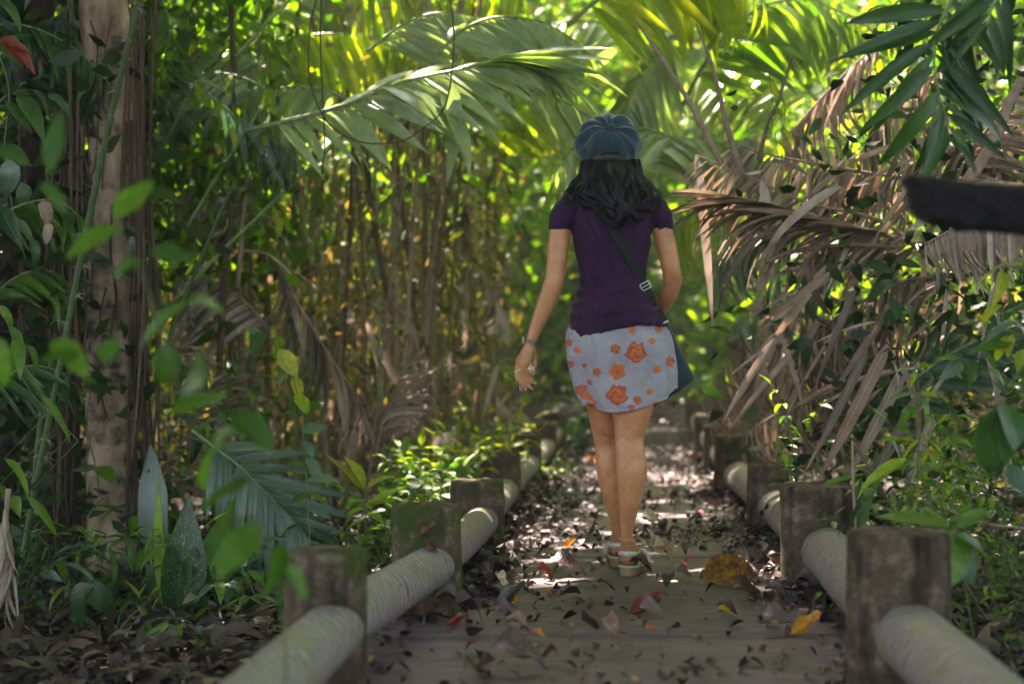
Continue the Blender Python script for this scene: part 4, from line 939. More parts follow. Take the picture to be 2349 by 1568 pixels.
# ------------------------------------------------------------------ lower left plants
def nest_fern():
    root = empty('nest_fern', W(405, 1425, 5.0), 'upright fern with broad spotted leaves and one bright narrow leaf', 'fern'); o = root.location
    def wide(p0, p1, w, mat, bend, up, kind='lance', curl=0.0, spots=False, tilt=0):
        a_, b_ = W(*p0, 5.0), W(*p1, 5.0 + tilt); l = (b_ - a_).length
        me = leaf_mesh('leaf', kind, 14, bend, .25, w / l, .2, .10, curl, seed=2); me.materials.append(M[mat]); put('leaf', me, root, a_, b_ - a_, up, l)
    wide((402, 1425), (440, 1140), .165, 'spot', .12, Vector((.5, -1, .1)))
    wide((398, 1425), (325, 1078), .075, 'lime', .16, Vector((-.7, -1, .1)))
    wide((395, 1425), (345, 1180), .09, 'green', .2, Vector((-.3, -1, .1)), tilt=.15)
    wide((408, 1425), (560, 1110), .10, 'green', .35, Vector((.4, -.8, .5)), tilt=.1)
    wide((405, 1425), (405, 1250), .06, 'dark', .1, Vector((.2, -1, .1)), tilt=.12)
    wide((350, 1250), (292, 1320), .05, 'green', .4, Vector((.4, -.8, .5)))
    wide((352, 1240), (420, 1225), .04, 'green', .4, Vector((.4, -.8, .5)))
def spotmat():
    m = M['dark'].copy(); m.name = 'spotted leaf'; nt = m.node_tree
    pb = [n for n in nt.nodes if n.type == 'BSDF_PRINCIPLED'][0]; src = pb.inputs['Base Color'].links[0].from_socket
    v = N(nt, 'ShaderNodeTexVoronoi', i_Scale=22); tc = N(nt, 'ShaderNodeTexCoord'); L(nt, tc.outputs['UV'], v.inputs['Vector'])
    mp = N(nt, 'ShaderNodeMapping'); mp.inputs['Scale'].default_value = (.6, 1.8, 1); L(nt, tc.outputs['UV'], mp.inputs[0]); L(nt, mp.outputs[0], v.inputs['Vector'])
    r = N(nt, 'ShaderNodeMapRange'); r.inputs[1].default_value = .28; r.inputs[2].default_value = .14; L(nt, v.outputs['Distance'], r.inputs[0])
    mx = N(nt, 'ShaderNodeMixRGB'); L(nt, r.outputs[0], mx.inputs[0]); L(nt, src, mx.inputs[1]); mx.inputs[2].default_value = (.30, .36, .03, 1); L(nt, mx.outputs[0], pb.inputs['Base Color'])
    return m
M['spot'] = spotmat()
nest_fern()
blade('dark ribbed broad leaf standing behind the spotted fern', (350, 1260), (350, 1015), 5.5, .11, 'blue', .15, 'leaf', name='broad_leaf')
blade('tall thin blue green leaf under the dark ribbed one', (350, 1370), (345, 1200), 5.4, .045, 'blue', .15, 'leaf', name='broad_leaf')
blade('wide drooping dark leaf low at the left with brown edge', (215, 1345), (115, 1500), 4.6, .14, 'dark', .7, 'leaf', name='broad_leaf', up=Vector((-.4, -.5, .9)))
blade('dark curled leaf right of the wide drooping one', (200, 1350), (275, 1400), 4.6, .08, 'dark', .6, 'leaf', name='broad_leaf')
blade('thin grass like blade arching near the seedling', (395, 1425), (255, 1480), 4.5, .016, 'green', .6, 'leaf', name='grass')
leaflist('seedling', 'small seedling with light green leaves at the lower left', 'seedling', 4.3, [((395, 1425), (342, 1475), 1.1), ((405, 1425), (388, 1480), 1, 'blue'), ((420, 1430), (390, 1492), 1.1), ((450, 1435), (490, 1465), 1.1, 'blue'), ((470, 1460), (448, 1510), 1.2), ((485, 1455), (530, 1475), 1)], 'lime', LV_small, [(460, 1500), (440, 1430), (380, 1415), (330, 1425)], ws=1.1)
leaflist('seedling', 'leafy shoot in front of the silvery frond foot', 'seedling', 4.8, [((590, 1390), (545, 1420)), ((600, 1385), (640, 1400)), ((560, 1330), (520, 1360)), ((570, 1310), (620, 1330)), ((520, 1250), (480, 1300))], 'green', LV_small, [(600, 1440), (590, 1380), (560, 1310), (520, 1250)], ws=1.1)
rs = random.Random(57)
for i in range(64):
    x = rs.uniform(-40, 620); y = rs.uniform(1080, 1480); Y = min(7.2, (CAMZ + .17) * FOC / (y - 817) + rs.uniform(-.1, .3))
    b_ = W(x, y, Y); b_.z = ground_z(b_.x, b_.y); h_ = rs.uniform(.12, .36); st = []
    for k in range(3):
        an = rs.uniform(0, 2 * PI); e = rs.uniform(.05, .22); st.append([b_, b_ + Vector((math.cos(an) * e * .3, math.sin(an) * e * .3, h_ * .7)), b_ + Vector((math.cos(an) * e, math.sin(an) * e, h_))])
    sprig('ground_plant', 'low shaded plant ' + ('at the back ' if y < 1180 else 'in the middle ' if y < 1330 else 'at the front ') + 'of the left floor ' + where(x), 'plant', st, ['dark', 'green', 'green', 'blue', 'lime'], LV_small if i % 3 else LV_strap, rs.uniform(.09, .16), .08, group='low shaded plants on the left floor', seed=800 + i, sr=.002, ws=1.0 if i % 3 else 1.6, droop=.4)
for i, (x, y, Y, m_) in enumerate([(1640, 950, 12.6, 'lime'), (1600, 940, 13.2, 'green'), (1690, 930, 12.0, 'lime'), (1345, 990, 11.8, 'green'), (1300, 980, 11.0, 'dark'), (1540, 900, 14.2, 'green')]):
    b_ = W(x, y, Y); g = Vector((b_.x, b_.y, b_.z - .35)); st = []
    for k in range(8):
        an = rs.uniform(0, 2 * PI); e = rs.uniform(.1, .4); st.append([g, g + Vector((math.cos(an) * e * .4, math.sin(an) * e * .4, .3)), g + Vector((math.cos(an) * e, math.sin(an) * e, rs.uniform(.35, .7)))])
    sprig('shrub', ['blurred lime shrub beyond the far right posts', 'green shrub at the end of the walkway', 'lime shrub behind the pile beyond the posts', 'dark green shrub left of the far steps', 'dark shrub beside the farthest left posts', 'green shrub in the gap behind her skirt'][i], 'shrub', st, m_, LV_small, .16, .08, seed=850 + i, sr=.004)
# climbing vine with paired lit leaves
leaflist('climber', 'upright climber with bright lit leaves in front of the dead thicket', 'climber', 5.3,
         [((560, 750), (610, 775), 1, 'blue'), ((600, 760), (580, 800)), ((635, 770), (650, 830), 1.1, 'lime'), ((640, 800), (680, 860), 1.2, 'yellow'), ((655, 830), (640, 870), 1), ((668, 865), (705, 910), 1.4, 'yellow'), ((680, 900), (705, 945), 1.3, 'lime'),
          ((688, 950), (738, 915), 1.3), ((690, 955), (660, 925)), ((692, 990), (745, 975), 1.5, 'blue'), ((695, 1010), (720, 1040), 1.3, 'blue'), ((700, 1045), (750, 1100), 1, 'blue'), ((702, 1070), (660, 1060)), ((704, 1100), (770, 1090), .8, 'blue'), ((706, 1130), (760, 1145), .8), ((706, 1130), (670, 1150)), ((708, 1170), (765, 1180), .7, 'blue')],
         'green', LV_oval, [(712, 1260), (706, 1150), (700, 1040), (690, 950), (670, 860), (635, 785), (560, 745)], ws=.95)
leaflist('young_palm', 'young lime green palm shoot left of the posts', 'palm', 5.6,
         [((835, 1125), (742, 1030), .75), ((838, 1120), (815, 1045), 1.4), ((842, 1120), (900, 1065), .7), ((835, 1150), (770, 1140), .6, 'lime'), ((840, 1155), (905, 1145), .7, 'lime'), ((838, 1190), (780, 1210), .6, 'lime'), ((842, 1180), (900, 1190), .6, 'lime'), ((840, 1165), (745, 1180), .5, 'lime'), ((842, 1160), (930, 1110), .5, 'lime')],
         'yellow', LV_small, [(838, 1300), (838, 1200), (838, 1115)], ws=.85)
# bright ferny plants behind the left posts
rs = random.Random(33)
flab = ['leafy lime plant just left of the fourth left post', 'bright leaves around the fifth left post', 'sunlit yellow shrub behind the third left post', 'pale leaved plant between young palm and posts', 'low green plant at the foot of the third left post', 'arching grassy plant behind the second left post', 'bright plant beyond the fourth left post',
        'shaded low plant behind the second left post', 'fresh green tuft near the far left rail', 'small sunlit seedling under the far left rail']
for i, (x, y, Y, m_, l_, h_) in enumerate([(1090, 1090, 6.9, 'yellow', .10, .42), (1160, 1040, 8.0, 'yellow', .11, .4), (1030, 1090, 7.0, 'lime', .11, .45), (960, 1110, 6.6, 'lime', .12, .42), (1010, 1180, 6.0, 'green', .10, .35), (900, 1160, 6.0, 'green', .12, .4), (1120, 1070, 8.8, 'yellow', .12, .5),
                                           (860, 1250, 5.6, 'green', .1, .3), (1235, 1080, 8.6, 'lime', .08, .2), (1260, 1085, 8.4, 'lime', .07, .16)]):
    b_ = W(x, y, Y); g = Vector((b_.x, b_.y, ground_z(b_.x, b_.y) - .01)); st = []
    for k in range(7):
        an = rs.uniform(0, 2 * PI); e = rs.uniform(.08, .3)
        st.append([g, g + Vector((math.cos(an) * e * .4, math.sin(an) * e * .4, h_ * .6)), g + Vector((math.cos(an) * e, math.sin(an) * e, h_ * rs.uniform(.75, 1.15)))])
    sprig('leafy_plant', flab[i], 'plant', st, [m_, 'lime', m_], LV_small, l_, .06, seed=i, sr=.003, droop=.2)
blade('whitish heart like leaf over the bright plants', (1000, 1040), (1045, 985), 7.0, .10, 'deadpale', .3, 'leaf', name='pale_leaf')
# green climbers hanging right of the trunk
for i in range(26):
    x = rs.uniform(320, 660); y = rs.uniform(-60, 250); Y = rs.uniform(5.9, 7.0); l = rs.uniform(150, 420)
    st = [PX([(x, y), (x + rs.uniform(-25, 25), y + l * .5), (x + rs.uniform(-50, 50), y + l)], Y)]
    sprig('hanging_creeper', ('long' if l > 300 else 'short') + ' hanging creeper with green leaves ' + where(x), 'creeper', st, ['green', 'lime', 'green', 'dark', 'yellow'], LV_small, rs.uniform(.07, .11), .075, group='hanging creepers right of the pale trunk', opp=False, seed=100 + i, sr=.002, droop=.7, smat='root')
# mid left low plants
for i, (x, y, Y) in enumerate([(430, 900, 5.8), (510, 850, 6.0), (400, 830, 6.0), (470, 980, 5.7), (560, 900, 6.2), (380, 960, 5.6)]):
    b_ = W(x, y, Y)
    st = [[b_ + Vector((0, 0, -.25)), b_ + Vector((.03, 0, -.05)), b_ + Vector((rs.uniform(-.15, .15), 0, .1))], [b_ + Vector((0, 0, -.25)), b_ + Vector((.12, 0, -.05)), b_ + Vector((rs.uniform(.1, .3), 0, .02))]]
    sprig('leafy_shoot', ['green shoot beside the pale trunk at mid height', 'leafy shoot with grey green leaves under the cane', 'small shoot close to the right side of the trunk', 'shoot just above the silvery frond', 'leafy shoot near the bright climber', 'dark shoot over the silvery frond tip'][i], 'shoot', st, ['green', 'blue', 'green'], LV_small, .10, .05, seed=300 + i, sr=.003)

# ------------------------------------------------------------------ right bank plants (in focus)
leaflist('leafy_shoot', 'lit yellow green twig at the right edge under the charred log', 'shoot', 4.3, [((2290, 612), (2232, 660), .8, 'yellow'), ((2300, 618), (2297, 690), .9, 'yellow'), ((2310, 612), (2262, 605), .8, 'green'), ((2325, 615), (2349, 640)), ((2320, 605), (2370, 600)), ((2310, 620), (2340, 655), 1)], 'lime', LV_small, [(2420, 640), (2349, 615), (2290, 610)])
leaflist('leafy_shoot', 'lit twig with yellow hanging leaves at the right edge', 'shoot', 4.3,
         [((2330, 760), (2245, 758), .7), ((2335, 775), (2240, 785), .8), ((2310, 768), (2270, 840), .9, 'yellow'), ((2325, 765), (2300, 820), .9, 'yellow'), ((2340, 790), (2262, 800), .7), ((2345, 770), (2390, 800)), ((2330, 740), (2260, 755), .7, 'blue'), ((2300, 700), (2220, 725), 1, 'yellow'), ((2345, 800), (2335, 850), 1, 'yellow')], 'green', LV_small, [(2440, 790), (2349, 768), (2300, 762)])
leaflist('leafy_shoot', 'arching twig of green leaves over the lit saplings', 'shoot', 4.4,
         [((2200, 830), (2133, 815), .9), ((2205, 828), (2170, 860), 1.2, 'blue'), ((2230, 830), (2210, 870), 1.1), ((2250, 838), (2205, 880), 1.1), ((2280, 850), (2262, 800), 1), ((2270, 845), (2320, 880)), ((2200, 825), (2160, 800), .8), ((2320, 870), (2345, 910))], 'green', LV_small, [(2430, 930), (2349, 890), (2280, 850), (2195, 826)], sr=.0022)
leaflist('sapling', 'slim sapling with whorls of lime leaves near the right posts', 'sapling', 4.45,
         [((2105, 845), (2042, 850), .8), ((2108, 845), (2150, 822), .9), ((2110, 850), (2160, 850), .7), ((2105, 850), (2080, 880), 1), ((2107, 900), (2030, 915), 1, 'green'), ((2110, 905), (2160, 900), 1, 'lime'), ((2110, 910), (2150, 960), 1.2, 'green'), ((2107, 935), (2030, 960), 1.3, 'green'),
          ((2105, 1010), (2010, 1005), .8, 'yellow'), ((2108, 1010), (2060, 1045), .9, 'lime'), ((2110, 1005), (2180, 1020), .8, 'lime'), ((2106, 1060), (1940, 1060), .5, 'lime'), ((2108, 1065), (2170, 1080), 1), ((2108, 1100), (2165, 1110), 1, 'green'), ((2107, 1110), (2060, 1140), 1, 'green')],
         'lime', LV_small, [(2100, 1400), (2102, 1200), (2106, 1050), (2108, 940), (2105, 845)], ws=.95)
leaflist('sapling', 'second slim sapling behind the whorled one', 'sapling', 4.7,
         [((2180, 950), (2130, 985)), ((2182, 955), (2240, 945)), ((2183, 1010), (2120, 1030), 1), ((2185, 1012), (2250, 1000)), ((2186, 1060), (2130, 1075), 1.1), ((2186, 1065), (2262, 1070)), ((2187, 1110), (2135, 1130), 1.2), ((2188, 1110), (2240, 1130)), ((2188, 1160), (2150, 1190)), ((2188, 1165), (2235, 1170), 1)],
         'lime', LV_small, [(2190, 1450), (2188, 1200), (2184, 1050), (2178, 940)], ws=1.1)
leaflist('sapling', 'shaded blue green sapling in the middle of the dead pile', 'sapling', 5.2, [((2040, 640), (1990, 690), 1.6), ((2045, 620), (2000, 600), 1.4), ((2055, 650), (2100, 680), 1.4), ((2060, 600), (2110, 610), 1.3), ((2065, 700), (2030, 740), 1.4), ((2080, 700), (2110, 750), 1.4), ((2045, 680), (2060, 730), 1.4)], 'dark', LV_oval, [(2085, 830), (2070, 720), (2050, 640), (2060, 590)], ws=.8)
leaflist('broadleaf_plant', 'blurred plant with broad leaves right behind the nearest right post', 'plant', 3.55,
         [((2180, 1205), (2015, 1178), .9), ((2185, 1215), (2205, 1330), 1.5), ((2190, 1225), (2330, 1280), .7), ((2195, 1210), (2260, 1165), .9), ((2185, 1240), (2240, 1330), 1.2, 'dark'), ((2190, 1190), (2290, 1150), .6), ((2170, 1195), (2110, 1160), .8)], 'green', LV_oval, [(2240, 1500), (2210, 1330), (2185, 1200)], ws=.95)
leaflist('broadleaf_plant', 'dark hanging leaves near the right frame edge', 'plant', 3.2,
         [((2290, 930), (2275, 1085), 1.3), ((2300, 920), (2349, 1010), 1.2), ((2285, 935), (2235, 980), 1), ((2310, 1060), (2350, 1130), 1.1), ((2300, 900), (2270, 850), 1, 'blue'), ((2290, 1050), (2300, 1120), .8)], 'dark', LV_oval, [(2400, 760), (2320, 880), (2290, 960), (2300, 1060)], ws=1.1)
# grass like blades by the second right post
for i, (p, q, w_, m_) in enumerate([((1955, 1210), (2035, 1020), .022, 'dark'), ((1962, 1212), (2055, 1030), .018, 'green'), ((1950, 1210), (1990, 1080), .026, 'green'), ((1970, 1215), (2000, 1130), .03, 'green'), ((1890, 1110), (1995, 1075), .016, 'green'), ((2040, 1000), (2085, 1070), .016, 'blue')]):
    blade(['tall dark blade at the second right post', 'thin leaning blade next to the tall dark one', 'bright wide blade rising beside the second right post', 'short wide bright blade at the second right post', 'blade arching left over the post top', 'bent tip of a blade above the post'][i], p, q, 4.6, w_, m_, .25, 'grass', name='grass')
one_tube('dry_stick', 'grey stick leaning beside the second right post', 'stick', PX([(1965, 1240), (1958, 1130), (1955, 1010)], 4.6), .006, 'deadstem')
one_tube('dry_stick', 'dark stick crossing behind the grass blades', 'stick', PX([(1960, 1015), (2010, 1100), (2055, 1180)], 4.65), .006, 'twig')
# dense small creeper tangle on the right bank bottom
rs = random.Random(44)
for i in range(44):
    x = rs.uniform(2070, 2420); y = rs.uniform(1120, 1560); Y = rs.uniform(3.7, 4.7)
    b_ = W(x, y, Y); st = []
    for k in range(2):
        d = Vector((rs.uniform(-.25, .25), rs.uniform(-.15, .15), rs.uniform(-.02, .28)))
        st.append([b_ - Vector((d.x * .6, 0, .14)), b_, b_ + d])
    sprig('creeper', 'tangled creeper with small glossy leaves ' + ('low down ' if y > 1400 else 'midway down ' if y > 1260 else 'high up ') + ('beside the nearest right post' if x < 2190 else 'by the right frame edge' if x > 2290 else 'on the right bank'), 'creeper', st, ['green', 'dark', 'green', 'lime', 'yellow' if i % 4 == 0 else 'green'], LV_small, rs.uniform(.045, .075), .045, group='tangled creepers on the lower right bank', opp=rs.random() < .5, seed=500 + i, sr=.0016, smat='twig')
for i in range(16):
    x = rs.uniform(1800, 2250); y = rs.uniform(960, 1150); Y = rs.uniform(5.0, 6.2)
    b_ = W(x, y, Y); st = [[b_ + Vector((0, 0, -.2)), b_, b_ + Vector((rs.uniform(-.15, .15), 0, .16))]]
    sprig('low_shoot', 'small fresh shoot among the pale stalks right of the posts', 'shoot', st, ['lime', 'green'], LV_small, .07, .05, group='small fresh shoots among the pale stalks', seed=600 + i, sr=.002)
for i in range(30):
    x = rs.uniform(1750, 2349); y = rs.uniform(0, 380); Y = rs.uniform(5.6, 7.2)
    st = [PX([(x, y), (x + rs.uniform(-30, 30), y + 70), (x + rs.uniform(-60, 60), y + rs.uniform(120, 220))], Y)]
    sprig('hanging_creeper', 'hanging creeper of the upper right ' + ('high ' if y < 170 else 'low ') + where(x), 'creeper', st, ['lime', 'yellow', 'green'] if x < 2150 else ['dark', 'green'], LV_small, rs.uniform(.07, .11), .06, group='hanging creepers at the upper right', opp=False, seed=700 + i, sr=.002, droop=.6, smat='root')
one_tube('dry_stick', 'pale twig arching over the creepers on the right', 'stick', PX([(2140, 1140), (2190, 1175), (2260, 1200), (2400, 1215)], 4.0), .005, 'deadstem')
one_tube('dry_stick', 'dark twig sloping down through the lower right creepers', 'stick', PX([(2150, 1240), (2210, 1330), (2270, 1430), (2400, 1580)], 4.0), .005, 'twig')
one_tube('dry_stick', 'second dark twig lower in the right creepers', 'stick', PX([(2130, 1330), (2190, 1420), (2280, 1560)], 3.9), .004, 'twig')

# ------------------------------------------------------------------ fallen leaves
def litter_mesh(seed, mat, curl, wid=.42, droop=.5):
    me = leaf_mesh('fallen_leaf', 'oval', 8, droop, .1, wid, (seed % 5 - 2) * .35, .28, curl, seed=seed); me.materials.append(M[mat]); return me
LM = {m_: [litter_mesh(i, m_, [.5, 1.2, .9, 1.7, .3, 1.4][i % 6], [.62, .55, .72, .58, .66, .5][i % 6], [.5, -.5, .9, .3, -.8, .7][i % 6]) for i in range(6)] for m_ in ['litter', 'orange', 'redleaf', 'paleleaf', 'purpleleaf']}
def drop(px, py, mat, l, ang, tilt=.1, v=None, ws=1.0, label=None, group=None, z=.006, lift=0.0, face=None):
    """leaf lying on the walkway at the spot seen at px, py"""
    Y = (CAMZ - z) * FOC / (py - 817); x = (px - 1174.5) / FOC * Y
    d = Vector((math.cos(ang), math.sin(ang), tilt)); me = LM[mat][rs.randrange(6) if v is None else v]
    o = put('fallen_leaf', me, None, Vector((x, Y, z + .004 + lift)) - Vector((math.cos(ang), math.sin(ang), 0)) * l * .5, d, Vector((rs.uniform(-.45, .45), rs.uniform(-.45, .3), 1)) if face is None else face, l, ws)
    mb = o.matrix_basis; o.location.z += z - min((mb @ q.co).z for q in me.vertices) - .002
    return tag(o, label, 'fallen leaf', group)
rs = random.Random(77)
LMAT = {'litter': ('dark curled brown leaf lying on the walkway', 'dark brown leaves fallen on the walkway'), 'paleleaf': ('pale dry leaf lying on the walkway', 'pale dry leaves fallen on the walkway'),
        'purpleleaf': ('dull purplish leaf lying on the walkway', 'purplish leaves fallen on the walkway'), 'orange': ('small orange brown leaf lying on the walkway', 'orange leaves fallen on the walkway'), 'redleaf': ('dark red leaf lying on the walkway', 'dark red leaves fallen on the walkway')}
big = [(1695, 1322, 'golden', .16, .1, 'large golden brown leaf standing on edge by the second right post'),
       (1258, 1338, 'redleaf', .085, -.25, 'dark red leaf on the walkway left of the sandals'), (1310, 1322, 'litter', .15, .15, 'long rolled dark leaf left of the sandals'),
       (1487, 1405, 'redleaf', .13, .35, 'big dark maroon leaf lifted off the walkway below the sandals'), (1500, 1412, 'purpleleaf', .09, .1, 'thin pale leaf tucked under the maroon leaf'),
       (1398, 1362, 'litter', .085, .1, 'black crumpled leaf on the walkway below the sandals'), (1436, 1360, 'litter', .05, 1.6, 'small brown leaf standing upright below the sandals'),
       (1165, 1412, 'purpleleaf', .085, .3, 'grey leaf with a raised point near the left post'), (1200, 1460, 'litter', .10, .35, 'brown leaf lying alone at the lower left of the walkway'),
       (1672, 1412, 'orange', .07, .1, 'orange leaf behind the bridging brown leaf'), (1676, 1418, 'litter', .085, 0, 'brown leaf bridging over the walkway near the right post'),
       (1497, 1450, 'orange', .05, .5, 'small tan folded leaf in the lower middle of the walkway'), (1855, 1450, 'orange', .11, .2, 'blurred rusty orange leaf beside the nearest right post'), (1795, 1445, 'purpleleaf', .12, .1, 'large blurred grey leaf beside the rusty one'),
       (1775, 1345, 'purpleleaf', .08, .5, 'ridged mauve leaf in front of the golden leaf'), (1720, 1375, 'litter', .12, .2, 'dark curled leaf below the golden leaf'), (1790, 1385, 'purpleleaf', .10, 0, 'glossy purple grey leaf near the second right post'),
       (1310, 1252, 'orange', .07, .1, 'bright yellow leaf left of the ankles'), (1312, 1270, 'orange', .06, -.4, 'orange leaf just below the yellow one'), (1500, 1205, 'paleleaf', .12, .2, 'whitish leaf with yellow tip right of the calves'), (1535, 1292, 'paleleaf', .12, .35, 'pale pink leaf right of the sandals'),
       (1095, 1445, 'litter', .13, .1, 'large dark leaf heap piece at the second left post'), (1050, 1425, 'litter', .15, .6, 'broad dark leaf with long stalk at the second left post'), (1100, 1560, 'litter', .10, .9, 'blurred curled leaf at the bottom left of the walkway'),
       (1200, 1535, 'purpleleaf', .16, .1, 'blurred pinkish leaf at the bottom of the walkway'), (1390, 1085, 'orange', .16, .1, 'sunlit pink brown leaf on the far walkway'), (1480, 1320, 'litter', .11, .1, 'dark flat leaf under the right sandal'), (1575, 1328, 'purpleleaf', .08, .4, 'shrivelled grey leaf right of the sandals'),
       (1240, 1468, 'orange', .05, 0, 'small ochre leaf at the lower left of the walkway'), (1262, 1372, 'orange', .05, .5, 'salmon leaf below the red one'), (1180, 1385, 'purpleleaf', .13, 0, 'long mauve leaf near the left post')]
M['golden'] = leafmat('golden leaf', [(0, (.42, .17, .01)), (1, (.5, .22, .01))], .35, (1.2, 1.0, .5), .4)
def goldmat():
    m = M['golden']; nt = m.node_tree; pb = [n for n in nt.nodes if n.type == 'BSDF_PRINCIPLED'][0]; tr = [n for n in nt.nodes if n.type == 'BSDF_TRANSLUCENT'][0]
    src = pb.inputs['Base Color'].links[0].from_socket; tc = N(nt, 'ShaderNodeTexCoord'); nz = N(nt, 'ShaderNodeTexNoise', i_Scale=14, i_Detail=8, i_Roughness=.8); L(nt, tc.outputs['Object'], nz.inputs['Vector'])
    r = N(nt, 'ShaderNodeMapRange'); r.inputs[1].default_value = .44; r.inputs[2].default_value = .54; L(nt, nz.outputs['Fac'], r.inputs[0])
    mx = N(nt, 'ShaderNodeMixRGB'); L(nt, r.outputs[0], mx.inputs[0]); L(nt, src, mx.inputs[1]); mx.inputs[2].default_value = (.10, .035, .012, 1); L(nt, mx.outputs[0], pb.inputs['Base Color']); L(nt, mx.outputs[0], tr.inputs[0])
goldmat()
for (px, py, m_, l, an, lab) in big:
    if m_ == 'golden':
        me = leaf_mesh('fallen_leaf', 'oval', 12, .45, .06, .5, .2, .12, .5, seed=3); me.materials.append(M['golden'])
        a_ = W(1612, 1322, 4.72); b_ = W(1778, 1312, 4.78)
        o = put('fallen_leaf', me, None, a_, b_ - a_ + Vector((0, 0, .03)), Vector((-.1, -.75, .55)), (b_ - a_).length * 1.06, 1.15); o.location.z = max(o.location.z, .02); tag(o, lab, 'fallen leaf')
        continue
    drop(px, py, m_, l * 1.0, an, tilt=.12, label=lab, v=rs.choice([0, 1, 2, 5]), face=Vector((rs.uniform(-.25, .25), rs.uniform(-.38, -.1), 1)), ws=1.0)
cnt = 0
while cnt < 285:
    Y = 2.6 + 8.6 * rs.random() ** .85
    u = rs.uniform(-.98, .98)
    dens = .25 + .75 * abs(u) ** 1.3 if Y > 4.6 else .2 + .7 * abs(u) ** 2
    if Y < 3.6: dens *= .5
    if rs.random() > dens: continue
    x = pc(Y) + u * (PW - .12); px = 1174.5 + x / Y * FOC; py = 817 + CAMZ / Y * FOC
    m_ = rs.choices(['litter', 'purpleleaf', 'paleleaf', 'orange', 'redleaf'], [.60, .22, .04, .06, .08])[0]
    if Y > 6.5: m_ = rs.choices(['litter', 'purpleleaf', 'paleleaf', 'orange', 'redleaf'], [.54, .22, .08, .10, .06])[0]
    drop(px, py, m_, rs.uniform(.03, .085) * (1 if m_ != 'orange' else .7), rs.uniform(0, 2 * PI), rs.uniform(-.05, .1), ws=rs.uniform(.8, 1.2), label=LMAT[m_][0], group=LMAT[m_][1]); cnt += 1
def on_path(n, ylo, yhi, fn, s):
    out = []
    while len(out) < n:
        Y = rng.uniform(ylo, yhi); u = rng.uniform(-1, 1)
        nz_ = .5 + noise.noise(Vector((pc(Y) + u, Y * 1.4, 4))) * 1.1
        if rng.random() > fn(Y, u) * nz_: continue
        out.append((pc(Y) + u * (PW - .02), Y, .006 + rng.random() * .016))
    C = np.array(out); D = np.stack([rng.normal(0, 1, n), rng.normal(0, 1, n), rng.normal(.08, .22, n)], 1)
    return C, s(n), D
C, S, D = on_path(13500, 3.2, 11.6, lambda Y, u: (.10 + .9 * abs(u) ** 1.6) * (1 if Y > 4.9 else (.7 if Y > 4.2 else .3)) * (1.5 if abs(u) > .66 else .8), lambda n: rng.uniform(.012, .05, n))
cloud('leaf_litter', 'dark crumbled leaf litter scattered along the walkway', C, S, M['litter_s'], rng.random(len(C)), .62, .5, .5, D=D, n=4, flat=.5)
C, S, D = on_path(4500, 11.3, 13.9, lambda Y, u: 1, lambda n: rng.uniform(.02, .07, n))
C[:, 2] += np.where(C[:, 1] > 12.55, .29, np.where(C[:, 1] > 11.95, .145, 0)) + .01
cloud('leaf_litter', 'brown leaf litter over the far steps of the walkway', C, S, M['litter_s'], rng.random(len(C)), .5, .8, .5, D=D, n=3, flat=.4)
C, S, D = on_path(5200, 4.3, 10.5, lambda Y, u: (1.0 if abs(u) > .6 else .03), lambda n: rng.uniform(.03, .075, n))
C[:, 2] += np.abs(rng.normal(0, .018, len(C)))
cloud('leaf_litter', 'heaps of dead leaves gathered along both edges of the walkway', C, S, M['litter_s'], rng.random(len(C)) * .8, .45, .9, .6, D=D, n=4, flat=.2)
def on_ground(n, xf, yr, s, zj=.05, tilt=.3):
    Y = rng.uniform(*yr, n); X = np.array([rng.uniform(*xf(y)) for y in Y]); Z = np.array([ground_z(x, y) for x, y in zip(X, Y)]) + np.abs(rng.normal(0, zj, n))
    D = np.stack([rng.normal(0, 1, n), rng.normal(0, 1, n), rng.normal(.1, tilt, n)], 1)
    return np.stack([X, Y, Z], 1), rng.uniform(*s, n), D
C, S, D = on_ground(9000, lambda y: (-.40 * y - .4, pc(y) - PW), (3.4, 8.5), (.03, .11))
cloud('leaf_litter', 'brown leaf litter on the forest floor left of the walkway', C, S, M['litter_shaded'], rng.random(len(C)), .35, .5, .4, D=D, n=3, flat=.4)
C, S, D = on_ground(7000, lambda y: (pc(y) + PW, .42 * y + .3), (3.0, 9.5), (.03, .11))
cloud('leaf_litter', 'brown leaf litter on the forest floor right of the walkway', C, S, M['litter_shaded'], rng.random(len(C)), .35, .5, .4, D=D, n=3, flat=.4)
rs = random.Random(91)
for k in range(60):   # dead leaf blades and sticks on the left floor
    x = rs.uniform(0, 700); y = rs.uniform(1230, 1560); Y = (CAMZ + .17) * FOC / (y - 817)
    a_ = W(x, y, Y); an = rs.uniform(0, 2 * PI)
    if rs.random() < .6:
        o = put('dead_leaf_strip', rs.choice(LV_strap[rs.choice(['dead', 'dead', 'deadpale'])]), None, a_, Vector((math.cos(an), math.sin(an) * .7, rs.uniform(-.05, .3))), Vector((0, 0, 1)), rs.uniform(.12, .4), rs.uniform(.9, 1.8))
        tag(o, 'dry brown leaf strip lying on the dark floor at the lower left', 'dead leaf', 'dry strips on the lower left floor')
    else:
        l = rs.uniform(.15, .6); d = Vector((math.cos(an), math.sin(an), rs.uniform(-.1, .25)))
        P = spline([a_, a_ + d * l * .5 + Vector((0, 0, .02)), a_ + d * l], 10); A_ = Acc(); A_.tube([p - a_ for p in P], rs.uniform(.002, .006), 5, wob=.3)
        tag(link('dry_stick', A_.mesh('dry_stick'), M['twig'], None, a_), 'thin dry stick lying on the dark floor at the lower left', 'stick', 'dry sticks on the lower left floor')
rs = random.Random(5)
